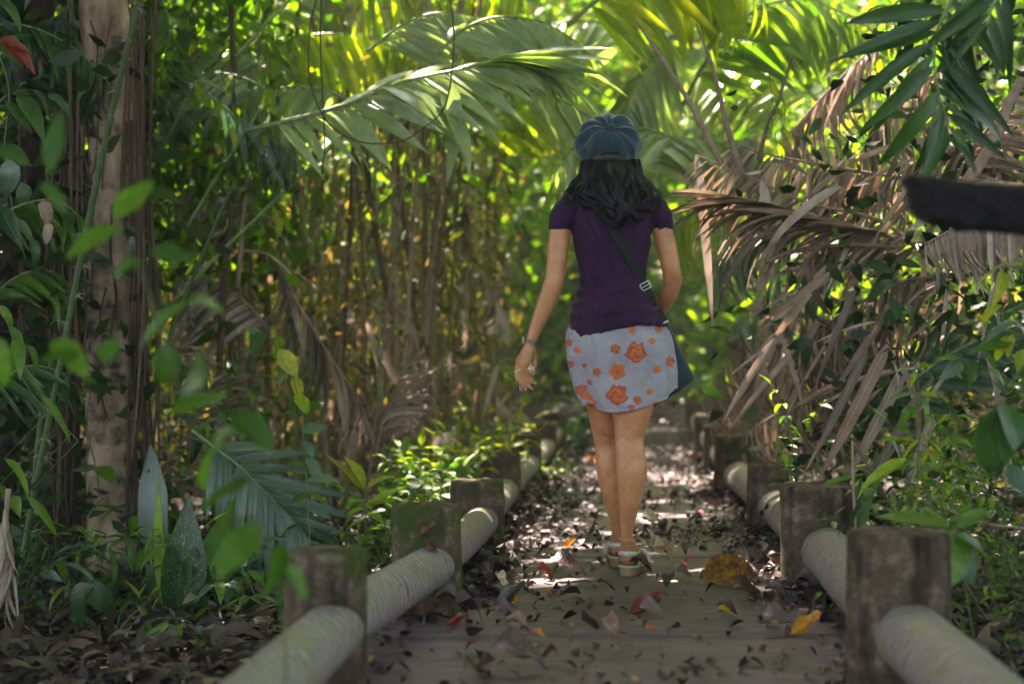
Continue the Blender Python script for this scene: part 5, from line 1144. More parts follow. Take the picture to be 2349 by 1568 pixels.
drop(980, 1250, 'litter', .07, .3, label='curled dead leaf stuck in the rail hole of the second left post', v=1, lift=0).location = W(958, 1228, 4.12)
o = drop(1000, 1250, 'litter', .1, .3, label='dry leaf strip clinging to the end of the left rail', v=3); o.location = W(985, 1235, 4.1)
o.matrix_basis = Matrix.Translation(W(975, 1235, 4.10)) @ basis(Vector((.45, -.05, -.8)), Vector((.6, -.8, .3))).to_4x4() @ Matrix.Diagonal((.07, .10, .1, 1))

# ================================================================== THE WOMAN
WY = 4.95
WR = Vector((.40, WY, 0.0))
def B(x, y, dy=0.0): return W(x, y, WY + dy) - WR
PPM = FOC / WY
def skinmat():
    m, nt, out = newmat('skin'); tc = N(nt, 'ShaderNodeTexCoord')
    n1 = N(nt, 'ShaderNodeTexNoise', i_Scale=13, i_Detail=8, i_Roughness=.7); L(nt, tc.outputs['Object'], n1.inputs['Vector'])
    rp = ramp(nt, [(.28, (.29, .115, .045)), (.5, (.44, .19, .08)), (.75, (.58, .30, .145))]); L(nt, n1.outputs['Fac'], rp.inputs[0])
    pb = N(nt, 'ShaderNodeBsdfPrincipled'); pb.inputs['Roughness'].default_value = .46; pb.inputs['Subsurface Weight'].default_value = .12
    pb.inputs['Subsurface Radius'].default_value = (.012, .005, .003); pb.inputs['Subsurface Scale'].default_value = 1
    L(nt, rp.outputs[0], pb.inputs['Base Color'])
    n2 = N(nt, 'ShaderNodeTexNoise', i_Scale=180, i_Detail=3); L(nt, tc.outputs['Object'], n2.inputs['Vector'])
    bp = N(nt, 'ShaderNodeBump', i_Strength=.12, i_Distance=.002); L(nt, n2.outputs['Fac'], bp.inputs['Height']); L(nt, bp.outputs[0], pb.inputs['Normal'])
    L(nt, pb.outputs[0], out.inputs[0]); return m
M['skin'] = skinmat()
def cloth(name, c1, c2, rough=.85, sheen=.3, weave=260, attr=None, bump=.25, scale=14):
    m, nt, out = newmat(name); tc = N(nt, 'ShaderNodeTexCoord')
    n1 = N(nt, 'ShaderNodeTexNoise', i_Scale=scale, i_Detail=4); L(nt, tc.outputs['Object'], n1.inputs['Vector'])
    rp = ramp(nt, [(.3, c1), (.7, c2)]); L(nt, n1.outputs['Fac'], rp.inputs[0]); col = rp.outputs[0]
    if attr:
        at = N(nt, 'ShaderNodeAttribute', attribute_name=attr); mx = N(nt, 'ShaderNodeMixRGB')
        L(nt, at.outputs['Alpha'], mx.inputs[0]); L(nt, col, mx.inputs[1]); L(nt, at.outputs['Color'], mx.inputs[2]); col = mx.outputs[0]
    pb = N(nt, 'ShaderNodeBsdfPrincipled'); pb.inputs['Roughness'].default_value = rough; pb.inputs['Sheen Weight'].default_value = sheen; pb.inputs['Specular IOR Level'].default_value = .2
    L(nt, col, pb.inputs['Base Color'])
    n2 = N(nt, 'ShaderNodeTexNoise', i_Scale=weave, i_Detail=3); mp = N(nt, 'ShaderNodeMapping'); mp.inputs['Scale'].default_value = (1, 1, .35); L(nt, tc.outputs['Object'], mp.inputs[0]); L(nt, mp.outputs[0], n2.inputs['Vector'])
    bp = N(nt, 'ShaderNodeBump', i_Strength=bump, i_Distance=.002); L(nt, n2.outputs['Fac'], bp.inputs['Height']); L(nt, bp.outputs[0], pb.inputs['Normal'])
    L(nt, pb.outputs[0], out.inputs[0]); return m
M['shirt'] = cloth('purple jersey', (.015, .002, .018), (.028, .004, .034), .7, .06)
M['skirt'] = cloth('printed linen', (.23, .22, .25), (.30, .285, .31), .9, .15, 220, attr='print')
M['denim'] = cloth('slate blue cap cloth', (.008, .026, .038), (.016, .046, .066), .85, .4, 300)
M['bagcloth'] = cloth('dark teal canvas', (.010, .028, .032), (.022, .050, .056), .7, .2)
M['strap'] = cloth('dark olive webbing', (.006, .012, .008), (.014, .022, .014), .8, .1)
M['sandal'] = cloth('cream strap leather', (.50, .44, .36), (.62, .56, .47), .6, 0, 90)
M['sole'] = surf('tan sole', (.30, .19, .08), (.42, .28, .13), 30, .7, .3, .002)
M['metal'] = surf('worn metal', (.45, .43, .38), (.62, .60, .55), 60, .3, .2, .001, spec=1)
M['watch'] = surf('grey woven watch band', (.09, .085, .07), (.20, .19, .16), 90, .5, .6, .002, (1, 1, 6))
M['hair'] = surf('black hair', (.003, .0025, .003), (.009, .007, .008), 30, .40, .1, .001, spec=.32)
M['gold'] = surf('pale gold', (.6, .42, .16), (.7, .52, .22), 50, .3, .1, .001, spec=1)
M['shell'] = surf('cream shell', (.62, .52, .36), (.75, .68, .55), 30, .35, .2, .002, c3=(.65, .16, .04), s3=26, th3=.54, w3=.1)
M['lilac'] = surf('lilac shell', (.45, .36, .58), (.6, .5, .7), 30, .4, .2, .002)
M['eye'] = surf('eye white', (.6, .58, .55), (.7, .68, .65), 30, .3, 0, .001)
M['iris'] = surf('dark iris', (.03, .015, .008), (.05, .025, .01), 30, .2, 0, .001)

def loft(rings, sides=32, cap=True):
    """rings: (centre, half width x, half depth y[, tiltx]) horizontal-ish closed rings, bottom to top or top to bottom"""
    V = []; F_ = []; n = len(rings)
    for c, hx, hy in rings:
        for s in range(sides):
            a = 2 * PI * s / sides; V.append(Vector((c.x + hx * math.cos(a), c.y + hy * math.sin(a), c.z)))
    up = rings[-1][0].z > rings[0][0].z
    for i in range(n - 1):
        for s in range(sides):
            q = (i * sides + s, i * sides + (s + 1) % sides, (i + 1) * sides + (s + 1) % sides, (i + 1) * sides + s); F_.append(q if up else q[::-1])
    if cap:
        a_, b_ = tuple(range(sides)), tuple((n - 1) * sides + s for s in range(sides)); F_.append(a_[::-1] if up else a_); F_.append(b_ if up else b_[::-1])
    return V, F_
def smooth_rings(rings, m):
    cs = spline([r[0] for r in rings], m); out = []
    a1 = spline([Vector((r[1], r[2], 0)) for r in rings], m)
    return [(c, q.x, q.y) for c, q in zip(cs, a1)]
def capsule(A_, pts, radii, n=24, sides=16, flat=1.0):
    P = spline([Vector(p) for p in pts], n); rr = spline([Vector((r, 0, 0)) for r in radii], n); rr = [max(.002, r.x) for r in rr]
    # rounded ends
    t0 = (P[0] - P[1]).normalized(); t1 = (P[-1] - P[-2]).normalized()
    pre = [P[0] + t0 * rr[0] * k for k in (.92, .6)]; pr_ = [rr[0] * .35, rr[0] * .8]
    post = [P[-1] + t1 * rr[-1] * k for k in (.6, .92)]; po_ = [rr[-1] * .8, rr[-1] * .35]
    A_.tube(pre + P + post, pr_ + rr + po_, sides, flat=flat)
def ellip(A_, c, rx, ry, rz, n=18):
    V = []; F_ = []
    for i in range(1, n):
        for s in range(2 * n): th = PI * i / n; a = PI * s / n; V.append(Vector((c.x + rx * math.sin(th) * math.cos(a), c.y + ry * math.sin(th) * math.sin(a), c.z + rz * math.cos(th))))
    V.append(c + Vector((0, 0, rz))); V.append(c - Vector((0, 0, rz))); t, b = len(V) - 2, len(V) - 1; m = 2 * n
    for i in range(n - 2):
        for s in range(m): F_.append((i * m + s, (i + 1) * m + s, (i + 1) * m + (s + 1) % m, i * m + (s + 1) % m))
    for s in range(m): F_.append((t, s, (s + 1) % m)); F_.append((b, (n - 2) * m + (s + 1) % m, (n - 2) * m + s))
    A_.add(V, F_)
def remeshed(name, A_, vox, mat, parent, smooth=6, disp=None):
    """merge overlapping closed shapes into one continuous surface"""
    me = A_.mesh(name); o = bpy.data.objects.new(name + '_tmp', me); COL.objects.link(o)
    md = o.modifiers.new('r', 'REMESH'); md.mode = 'VOXEL'; md.voxel_size = vox; md.use_smooth_shade = True
    sm = o.modifiers.new('s', 'SMOOTH'); sm.factor = .5; sm.iterations = smooth
    dg = bpy.context.evaluated_depsgraph_get(); dg.update()
    me2 = bpy.data.meshes.new_from_object(o.evaluated_get(dg)); bpy.data.objects.remove(o); bpy.data.meshes.remove(me)
    me2.name = name; me2.materials.clear(); me2.polygons.foreach_set('use_smooth', [True] * len(me2.polygons))
    if disp:
        n = len(me2.vertices); nr = [v.normal.copy() for v in me2.vertices]
        for v, q in zip(me2.vertices, nr): v.co += disp(v.co, q)
        me2.update()
    return link(name, me2, M[mat], parent)

woman = empty('person', WR, 'woman walking away in blue cap, purple shirt and orange flowered skirt', 'person')
H = lambda px: px / PPM
# ---- body: one continuous surface
A = Acc()
# torso, hips, neck
tor = [(1418, 860, 92, .105, .03), (1418, 800, 104, .118, .02), (1415, 740, 96, .098, .03), (1408, 680, 76, .085, .02), (1405, 630, 74, .082, .02), (1403, 570, 82, .09, .02), (1402, 510, 88, .095, .02), (1402, 470, 84, .08, .02), (1402, 448, 60, .062, .02), (1402, 430, 38, .055, .02)]
rg = smooth_rings([(B(x, y, dy), H(w), d) for x, y, w, d, dy in tor], 40)
v, f = loft(rg); A.add(v, f)
capsule(A, [B(1402, 460, .02), B(1401, 420, .03), B(1400, 395, .035)], [.056, .05, .052])
ellip(A, B(1399, 352, .035), .074, .094, .115)          # skull
ellip(A, B(1399, 385, .075), .056, .066, .062)          # jaw and chin
ellip(A, B(1399, 372, .142), .013, .02, .018)           # nose tip
capsule(A, [B(1399, 350, .126), B(1399, 370, .143)], [.008, .012], 6, 10)   # nose bridge
for s in (-1, 1):
    ellip(A, B(1399 + s * 49, 362, .04), .010, .018, .030)     # ears
    ellip(A, B(1399 + s * 26, 348, .112), .022, .012, .008)    # brows
ellip(A, B(1399, 390, .136), .023, .010, .005); ellip(A, B(1399, 395, .135), .019, .010, .006)   # lips
# shoulders and arms
capsule(A, [B(1345, 468, .02), B(1300, 483, .02), B(1288, 520, .01), B(1280, 575, .0), B(1274, 630, .0), B(1268, 655, .0), B(1253, 695, .01), B(1234, 740, .02), B(1217, 785, .02)],
        [.044, .041, .0385, .037, .034, .0345, .033, .0255, .0185], 44, 18)
capsule(A, [B(1460, 466, .02), B(1503, 480, .02), B(1516, 520, .01), B(1531, 575, .0), B(1542, 632, .01), B(1540, 655, .03), B(1524, 690, .09), B(1508, 718, .16), B(1495, 745, .23)],
        [.044, .040, .037, .036, .0325, .0325, .031, .026, .0185], 44, 18)
capsule(A, [B(1276, 640, -.022), B(1270, 652, -.022)], [.012, .012], 4, 10)       # elbow point
# legs
capsule(A, [B(1378, 820, .05), B(1384, 880, .08), B(1390, 945, .11), B(1393, 1000, .13), B(1396, 1030, .135), B(1402, 1080, .13), B(1407, 1130, .14), B(1413, 1180, .17), B(1417, 1225, .20), B(1418, 1262, .21)],
        [.095, .080, .064, .052, .049, .052, .043, .030, .021, .024], 60, 22)
capsule(A, [B(1452, 820, .0), B(1453, 880, .0), B(1450, 945, -.01), B(1444, 1000, -.01), B(1446, 1035, -.02), B(1450, 1075, -.035), B(1447, 1125, -.03), B(1441, 1180, -.02), B(1438, 1225, -.01), B(1438, 1262, .0)],
        [.100, .085, .069, .052, .0495, .0530, .0455, .0305, .0205, .025], 60, 22)
# feet: heel, ball, toes
def foot(cx, cy, dy, ang, zb):
    h = B(cx, cy, dy); h.z = zb + .035; d = Vector((math.sin(ang), math.cos(ang), 0)); s_ = Vector((d.y, -d.x, 0))
    ellip(A, h + Vector((0, 0, 0)) + d * .0, .028, .032, .030)
    capsule(A, [h + Vector((0, 0, .055)), h + d * .02 + Vector((0, 0, .03)), h + d * .10 + Vector((0, 0, .0)), h + d * .165 + Vector((0, 0, -.014))], [.026, .029, .030, .024], 14, 14)
    capsule(A, [h + d * .13 - s_ * .014 + Vector((0, 0, -.012)), h + d * .165 - s_ * .016 + Vector((0, 0, -.018))], [.022, .019], 6, 12)
    capsule(A, [h + d * .13 + s_ * .016 + Vector((0, 0, -.012)), h + d * .16 + s_ * .020 + Vector((0, 0, -.018))], [.021, .017], 6, 12)
    for k in range(5):
        o_ = -.030 + k * .0155; ln = .205 - .008 * k if k else .21; capsule(A, [h + d * .165 + s_ * o_ + Vector((0, 0, -.02)), h + d * ln + s_ * o_ * 1.08 + Vector((0, 0, -.024))], [.0105 if k == 0 else .008, .0095 if k == 0 else .0068], 6, 10)
    return h, d, s_
RF = (1440, 1284, .0, R(19), .026)
LF = (1418, 1275, .22, R(2), .026)
rfh = foot(*RF); lfh = foot(*LF)
# left hand: palm, four curled fingers, thumb holding a shell
A.tube([B(1217, 782, .02), B(1213, 800, .02), B(1206, 818, .018), B(1198, 832, .015), B(1196, 838, .015)], [.0185, .021, .026, .028, .022], 16, flat=.62)
fing = [  # MCP, PIP, DIP, tip, radius : index, middle, ring, little
    [(1207, 829, .028), (1203, 853, .006), (1212, 862, .012), (1220, 867, .022), .0088],
    [(1200, 829, .016), (1196, 856, -.008), (1212, 871, -.002), (1226, 878, .008), .0090],
    [(1192, 833, .006), (1190, 862, -.016), (1204, 878, -.014), (1218, 890, -.004), .0086],
    [(1186, 839, -.004), (1185, 864, -.022), (1194, 880, -.022), (1204, 892, -.014), .0075]]
for a_, b_, c_, d_, r_ in fing:
    capsule(A, [B(1211 - (1207 - a_[0]) * .5, 812, .018), B(*a_), B(*b_), B(*c_), B(*d_)], [r_ * 1.05, r_ * 1.1, r_, r_ * .92, r_ * .8], 22, 10)
capsule(A, [B(1219, 800, .032), B(1226, 820, .042), B(1226, 838, .038), B(1219, 850, .030)], [.014, .0125, .010, .0088], 14, 10)
# right hand in front of the hip on the bag
A.tube([B(1496, 742, .225), B(1488, 757, .25), B(1478, 770, .262)], [.0185, .026, .026], 16, flat=.6)
for k in range(4): capsule(A, [B(1486 - k * 5, 762 + k * 2, .255), B(1468 - k * 5, 776 + k * 4, .27), B(1458 - k * 3, 790 + k * 4, .262), B(1458 - k * 2, 800 + k * 4, .25)], [.0088, .0086, .008, .007], 16, 10)
capsule(A, [B(1488, 752, .24), B(1478, 752, .225), B(1466, 760, .225)], [.012, .0105, .009], 10, 10)
def knees(p, n):
    d = 0
    for kx, ky in ((1443, 1008), (1392, 1005)):
        q = B(kx, ky, 0)
        if n.y < -.2: d -= .0035 * math.exp(-((p.z - q.z + (p.x - q.x) * .25) / .006) ** 2) * math.exp(-((p.x - q.x) / .022) ** 2) + .003 * math.exp(-((p.x - q.x + .004) / .007) ** 2) * math.exp(-((p.z - q.z - .02) / .022) ** 2)
    return n * d
body = remeshed('body', A, .0042, 'skin', woman, 5, knees)
for s in (-1, 1):
    a = Acc(); ellip(a, B(1399 + s * 22, 357, .118), .0115, .011, .0105, 10); e = link('eyeball', a.mesh('eyeball'), M['eye'], woman)
    a = Acc(); ellip(a, B(1399 + s * 22, 357, .1265), .0055, .004, .0055, 8); link('iris', a.mesh('iris'), M['iris'], e)
# ---- shirt
A = Acc()
sh = [(748, 1305, 1530, .128, .012), (738, 1303, 1529, .130, .012), (715, 1309, 1514, .124, .014), (690, 1317, 1497, .112, .02), (655, 1328, 1484, .096, .022), (610, 1325, 1485, .094, .02), (565, 1315, 1493, .104, .018), (525, 1311, 1495, .110, .015), (492, 1308, 1500, .108, .012), (470, 1318, 1490, .098, .015), (455, 1340, 1468, .080, .02), (442, 1365, 1442, .062, .025)]
rg = smooth_rings([(B((l + r) / 2, y, dy), H((r - l) / 2), d) for y, l, r, d, dy in sh], 60)
v, f = loft(rg, 40)
for q in v:   # the hem dips at the left
    lowz = B(1400, 748).z
    if q.z < lowz + .05: q.z -= .035 * max(0, -q.x / .17 + .15) * (1 - (q.z - lowz) / .05)
A.add(v, f)
capsule(A, [B(1350, 470, .018), B(1312, 482, .018), B(1294, 500, .012), B(1287, 515, .01)], [.056, .057, .052, .047], 18, 20)
capsule(A, [B(1455, 468, .018), B(1492, 480, .018), B(1509, 498, .012), B(1516, 513, .01)], [.056, .056, .051, .046], 18, 20)
def shirt_fold(p, n):
    x, z = p.x, p.z; zw = B(1400, 695).z
    w1 = math.exp(-((z - zw) / .075) ** 2)
    ph = z * 150 + x * 26 * (1 if x > -.02 else -1.1) + 2.2 * noise.noise(Vector((x * 7, p.y * 5, z * 9)))
    d = .0058 * w1 * math.sin(ph) * (.6 + .8 * noise.noise(Vector((x * 5, z * 6, 2))) + .3)
    zc = B(1400, 560).z
    d += .0030 * noise.noise(Vector((x * 22 + z * 10, p.y * 10, z * 9)))
    d += .0022 * math.exp(-((abs(x) - .12) / .05) ** 2) * math.sin(z * 95 - abs(x) * 160 + noise.noise(p * 12) * 2)
    # spine furrow
    if n.y < -.3: d -= .006 * math.exp(-(x + .0) ** 2 / .0009) * math.exp(-((z - B(1400, 640).z) / .12) ** 2)
    return n * d
shirt = remeshed('shirt', A, .0045, 'shirt', woman, 4, shirt_fold)
# ---- skirt with printed flowers
def skirt():
    top = 726; L_ = [(726, 1318, 1508), (742, 1307, 1522), (760, 1300, 1535), (790, 1298, 1544), (820, 1300, 1549), (850, 1305, 1552), (880, 1312, 1552), (905, 1322, 1549), (930, 1334, 1545), (950, 1345, 1540)]
    def lr(y):
        for (a_, l0, r0), (b_, l1, r1) in zip(L_[:-1], L_[1:]):
            if y <= b_: t = (y - a_) / (b_ - a_); return l0 + (l1 - l0) * t, r0 + (r1 - r0) * t
        return L_[-1][1:]
    hem = [(1330, 925), (1345, 942), (1380, 946), (1420, 943), (1460, 935), (1500, 925), (1525, 913), (1541, 897), (1550, 878)]
    def hemy(x):
        if x <= hem[0][0]: return hem[0][1]
        for (a_, p), (b_, q) in zip(hem[:-1], hem[1:]):
            if x <= b_: return p + (q - p) * (x - a_) / (b_ - a_)
        return hem[-1][1]
    ns, nv = 360, 150; V = []; colr = []; F_ = []
    flowers = [(1459, 808, 24, 'r'), (1416, 905, 24, 'r'), (1416, 852, 21, 'p'), (1411, 799, 11.5, 'r'), (1370, 853, 10, 'r'), (1450, 757, 10, 'p'), (1495, 781, 9, 'p'), (1537, 829, 12, 'r'), (1508, 847, 9, 'p'), (1491, 897, 9, 'p'), (1461, 917, 9, 'r'),
               (1323, 803, 8.5, 'p'), (1304, 786, 9, 'r'), (1340, 838, 6, 'r'), (1309, 835, 8, 'r'), (1352, 877, 6.5, 'r'), (1333, 892, 11, 'r'), (1341, 905, 9, 'p'), (1352, 915, 10, 'p'), (1361, 924, 8, 'p'), (1510, 755, 8, 'r'), (1505, 928, 10, 'p'), (1448, 933, 7, 'r'), (1398, 732, 9, 'p'), (1316, 748, 7, 'p'), (1330, 925, 7, 'r')]
    for j in range(nv + 1):
        for s in range(ns):
            th = 2 * PI * s / ns; c_, s_ = math.cos(th), math.sin(th)
            # walk down to the hem for this side
            x0 = 1425 + 120 * c_; yb = hemy(x0); y = top + (yb - top) * j / nv; l, r = lr(y); cx = (l + r) / 2; hw = (r - l) / 2
            x = cx + hw * c_; bulge = .118 + .020 * math.exp(-((y - 800) / 45) ** 2)
            p = B(x, y, .02 + bulge * s_)
            n_ = Vector((c_ * .8, s_, 0)).normalized()
            fo = .0055 * math.sin(th * 9 + .6 + (y - 726) * .004) * (j / nv) ** 1.2 + .006 * noise.noise(Vector((c_ * 4, s_ * 4, y * .02))) + .0026 * noise.noise(Vector((c_ * 14 + y * .02, s_ * 14, y * .06))) - .0025 * (abs(y - (yb - 7)) < 1.2)
            fo -= .006 * math.exp(-((x - 1420) / 22) ** 2) * math.exp(-((y - 835) / 50) ** 2) * (s_ < 0)
            p += n_ * fo
            V.append(p)
            col = (0, 0, 0, 0)
            if s_ < .25:
                for k, (fx, fy, fr, ty) in enumerate(flowers):
                    dx, dy_ = (x - fx) / max(.35, abs(s_)) ** .0, y - fy
                    if abs(dx) > fr * 1.35 or abs(dy_) > fr * 1.35: continue
                    rr = math.hypot(dx, dy_) / fr; an = math.atan2(dy_, dx) + k
                    edge = (.95 + .07 * math.sin(an * 5) + .30 * noise.noise(Vector((math.cos(an) * 2.2, math.sin(an) * 2.2, k * 3)))) if ty == 'r' else (.70 + .26 * abs(math.cos(an * 2.5)) + .08 * noise.noise(Vector((an, k, 1))))
                    if rr < edge:
                        t = rr / edge; g = noise.noise(Vector((x * .30, y * .30, k))) * .9
                        sw = math.sin(t * 11 + an * 2 + g * 3)
                        if ty == 'r': c1 = (.34, .045, .008) if (sw > .1 or t > .82) else (.48, .12, .03)
                        else: c1 = (.48, .12, .02) if t > .35 or sw > 0 else (.32, .05, .01)
                        m_ = 1 + .25 * g; col = (c1[0] * m_, c1[1] * m_, c1[2] * m_, .93)
                # faint grey leaf prints between the flowers
                if col[3] == 0 and noise.noise(Vector((x * .035, y * .05, 8))) > .33: col = (.36, .36, .34, .3)
            colr.append(col)
    for j in range(nv):
        for s in range(ns): F_.append((j * ns + s, (j + 1) * ns + s, (j + 1) * ns + (s + 1) % ns, j * ns + (s + 1) % ns))
    # turned hem: inner wall
    o_ = len(V)
    for k in range(3):
        for s in range(ns):
            q = V[(nv - [0, 10, 40][k]) * ns + s]; c = Vector((B(1425, 850).x, .02, q.z)); V.append(q + (c - q).normalized() * (.003 if k else .0015) - Vector((0, 0, .001 if k == 0 else 0))); colr.append((0, 0, 0, 0))
    for s in range(ns): F_.append((nv * ns + s, o_ + s, o_ + (s + 1) % ns, nv * ns + (s + 1) % ns))
    for k in range(2):
        for s in range(ns): F_.append((o_ + k * ns + s, o_ + (k + 1) * ns + s, o_ + (k + 1) * ns + (s + 1) % ns, o_ + k * ns + (s + 1) % ns))
    me = mesh('skirt', V, F_); ca = me.color_attributes.new('print', 'FLOAT_COLOR', 'POINT'); ca.data.foreach_set('color', np.array(colr, dtype=np.float32).ravel())
    return link('skirt', me, M['skirt'], woman)
skirt()
# ---- hair: a core and many wavy locks
A = Acc()
hr = [(375, 1401, 56, .080, -.0), (400, 1401, 64, .080, -.01), (425, 1402, 70, .070, -.02), (450, 1407, 68, .052, -.045), (475, 1415, 48, .030, -.075), (495, 1424, 26, .014, -.088)]
rg = smooth_rings([(B(x, y, dy), H(w), d) for y, x, w, d, dy in hr], 26); v, f = loft(rg, 28); A.add(v, f)
core = remeshed('hair', A, .006, 'hair', woman, 8, lambda p, n: n * (.006 * noise.noise(Vector((p.x * 34, p.y * 20, p.z * 14)))))
bvh = BVHTree.FromObject(shirt, bpy.context.evaluated_depsgraph_get())
A = Acc(); rs = random.Random(8)
for g in range(62):
    an0 = -PI * .05 + PI * 1.1 * ((g * .618) % 1); ph0 = rs.uniform(0, 6); am0 = rs.uniform(.016, .034); fq0 = rs.uniform(8, 13); len0 = rs.uniform(.35, 1.0); off0 = rs.uniform(-14, 14); curl0 = rs.uniform(-1, 1); lay0 = rs.uniform(.90, 1.08)
    for k in range(20):
        an = an0 + rs.gauss(0, .028); ca, sa = math.cos(an), math.sin(an); lay = lay0 + rs.uniform(-.03, .03)
        r0 = B(1400 + 58 * ca * lay, 366, .01 - .080 * sa * lay)
        r1 = B(1401 + 68 * ca * lay, 406, .0 - .096 * sa * lay)
        r2 = B(1402 + 77 * ca * lay + rs.uniform(-4, 4), 440 + off0 * .4, -.02 - .092 * sa * lay)
        ey = 468 + 62 * (max(0, sa) ** 1.5) * len0 + off0 * .5 + rs.uniform(-7, 7)
        ex = 1411 + (64 - 16 * max(0, sa)) * ca + 18 * max(0, sa) + off0 + curl0 * 6 + rs.uniform(-4, 4)
        r3 = B((ex + 1402 + 78 * ca) / 2 + off0 * .4, (440 + ey) / 2 + 3, -.045 - .075 * max(0, sa)); r4 = B(ex, ey, -.055 - .05 * max(0, sa))
        P = spline([r0, r1, r2, r3, r4], 24); Q = []; dp = rs.uniform(-.35, .35); sp = rs.uniform(.3, 1)
        for i, p in enumerate(P):
            t = i / 23; w_ = am0 * (.15 + max(0, t - .08)) * 1.1
            cu = max(0, t - .72) / .28
            q = p + Vector((math.sin(ph0 + dp + t * fq0) * w_ + curl0 * .018 * cu ** 2, math.cos(ph0 * 1.7 + t * fq0) * w_ * .6, math.sin(ph0 * 2 + dp + t * fq0) * w_ * .5 + .008 * cu ** 2 * abs(curl0)))
            if t > .3:
                hit = bvh.ray_cast(Vector((q.x, -1, q.z)), Vector((0, 1, 0)))
                if hit[0] and q.y > hit[0].y - .004: q.y = hit[0].y - .004 - sp * .016
            Q.append(q)
        A.tube(Q, [.0019 * (1.1 - .8 * (i / 23) ** 2) for i in range(24)], 4, caps=False)
for k in range(60):    # fly-away single hairs
    an = rs.choice([rs.uniform(-.3, .5), rs.uniform(PI - .5, PI + .3)]); ca = math.cos(an)
    P = spline([B(1401 + 64 * ca, 390, -.02), B(1402 + 92 * ca, 425 + rs.uniform(-8, 8), -.02), B(1405 + (104 + rs.uniform(0, 14)) * ca, 450 + rs.uniform(-12, 14), -.03), B(1408 + (92 + rs.uniform(-14, 22)) * ca, 478 + rs.uniform(-14, 14), -.04)], 18)
    A.tube([p + Vector((math.sin(i * .9 + k) * .003, 0, math.cos(i * .8 + k) * .003)) for i, p in enumerate(P)], .0008, 3, caps=False)
link('lock', A.mesh('lock'), M['hair'], core)
# ---- cap with gathered pleats round a covered button
def cap():
    c = B(1397, 327, .01); ax = Vector((.04, -.80, .48)).normalized(); u = ax.cross(Vector((0, 0, 1))).normalized(); w = u.cross(ax) * -1
    nr, ns = 40, 160; V = []; F_ = []
    for i in range(nr + 1):
        t = i / nr; th = t * PI * .89
        for s in range(ns):
            a = 2 * PI * s / ns
            rr = .110 * (math.sin(th) ** .8 if th < PI / 2 else math.sin(th) ** .55); zz = .088 * math.cos(th)
            pl = .5 + .5 * math.sin(a * 8 + 1.3 * math.sin(a * 2 + 1) + .8 * math.sin(a * 3) + 1.2 * t)
            env = math.sin(min(1, t * 1.25) * PI) ** .7
            fo = (-.005 + .010 * pl * (.5 + .7 * noise.noise(Vector((math.cos(a) * 1.5, math.sin(a) * 1.5, 9))) + .3)) * env + .012 * noise.noise(Vector((math.cos(a) * 2, math.sin(a) * 2, t * 4))) + .003 * noise.noise(Vector((math.cos(a) * 7, math.sin(a) * 7, t * 3)))
            rr2 = max(.0, rr + fo * .9); dip = -.012 * math.exp(-(t / .09) ** 2)
            p = c + u * math.cos(a) * rr2 * 1.02 + w * math.sin(a) * rr2 * .97 + ax * (zz + fo * .8 + dip)
            V.append(p)
    for i in range(nr):
        for s in range(ns): F_.append((i * ns + s, (i + 1) * ns + s, (i + 1) * ns + (s + 1) % ns, i * ns + (s + 1) % ns))
    cp = link('cap', mesh('cap', V, F_), M['denim'], woman)
    a = Acc(); ellip(a, c + ax * .082, .0125, .0125, .0125, 8); link('button', a.mesh('button'), M['denim'], cp)
    a = Acc(); v, f = loft([(B(1398, 380, .01), .076, .090), (B(1398, 376, .01), .078, .092), (B(1398, 366, .01), .080, .094), (B(1398, 358, .01), .078, .092)], 40); a.add(v, f); link('band', a.mesh('band'), M['hair'], cp)  # band coloured hair black for the shade under the cap
    bm_ = []; fb = []   # stiff peak at the front
    for i in range(5):
        for s in range(15):
            an = PI * .15 + PI * .7 * s / 14; r_ = .092 + .055 * i / 4 * math.sin((an - PI * .15) / .7) ** .5
            q = B(1398, 374, .01) + Vector((math.cos(an) * r_ * .92, math.sin(an) * r_, -.012 * i / 4)); bm_.append(q)
    for i in range(4):
        for s in range(14): fb.append((i * 15 + s, i * 15 + s + 1, (i + 1) * 15 + s + 1, (i + 1) * 15 + s))
    n0 = len(bm_); bm_ += [q - Vector((0, 0, .004)) for q in bm_]; fb += [tuple(n0 + i for i in g[::-1]) for g in fb]
    link('peak', mesh('peak', bm_, fb), M['denim'], cp)
cap()
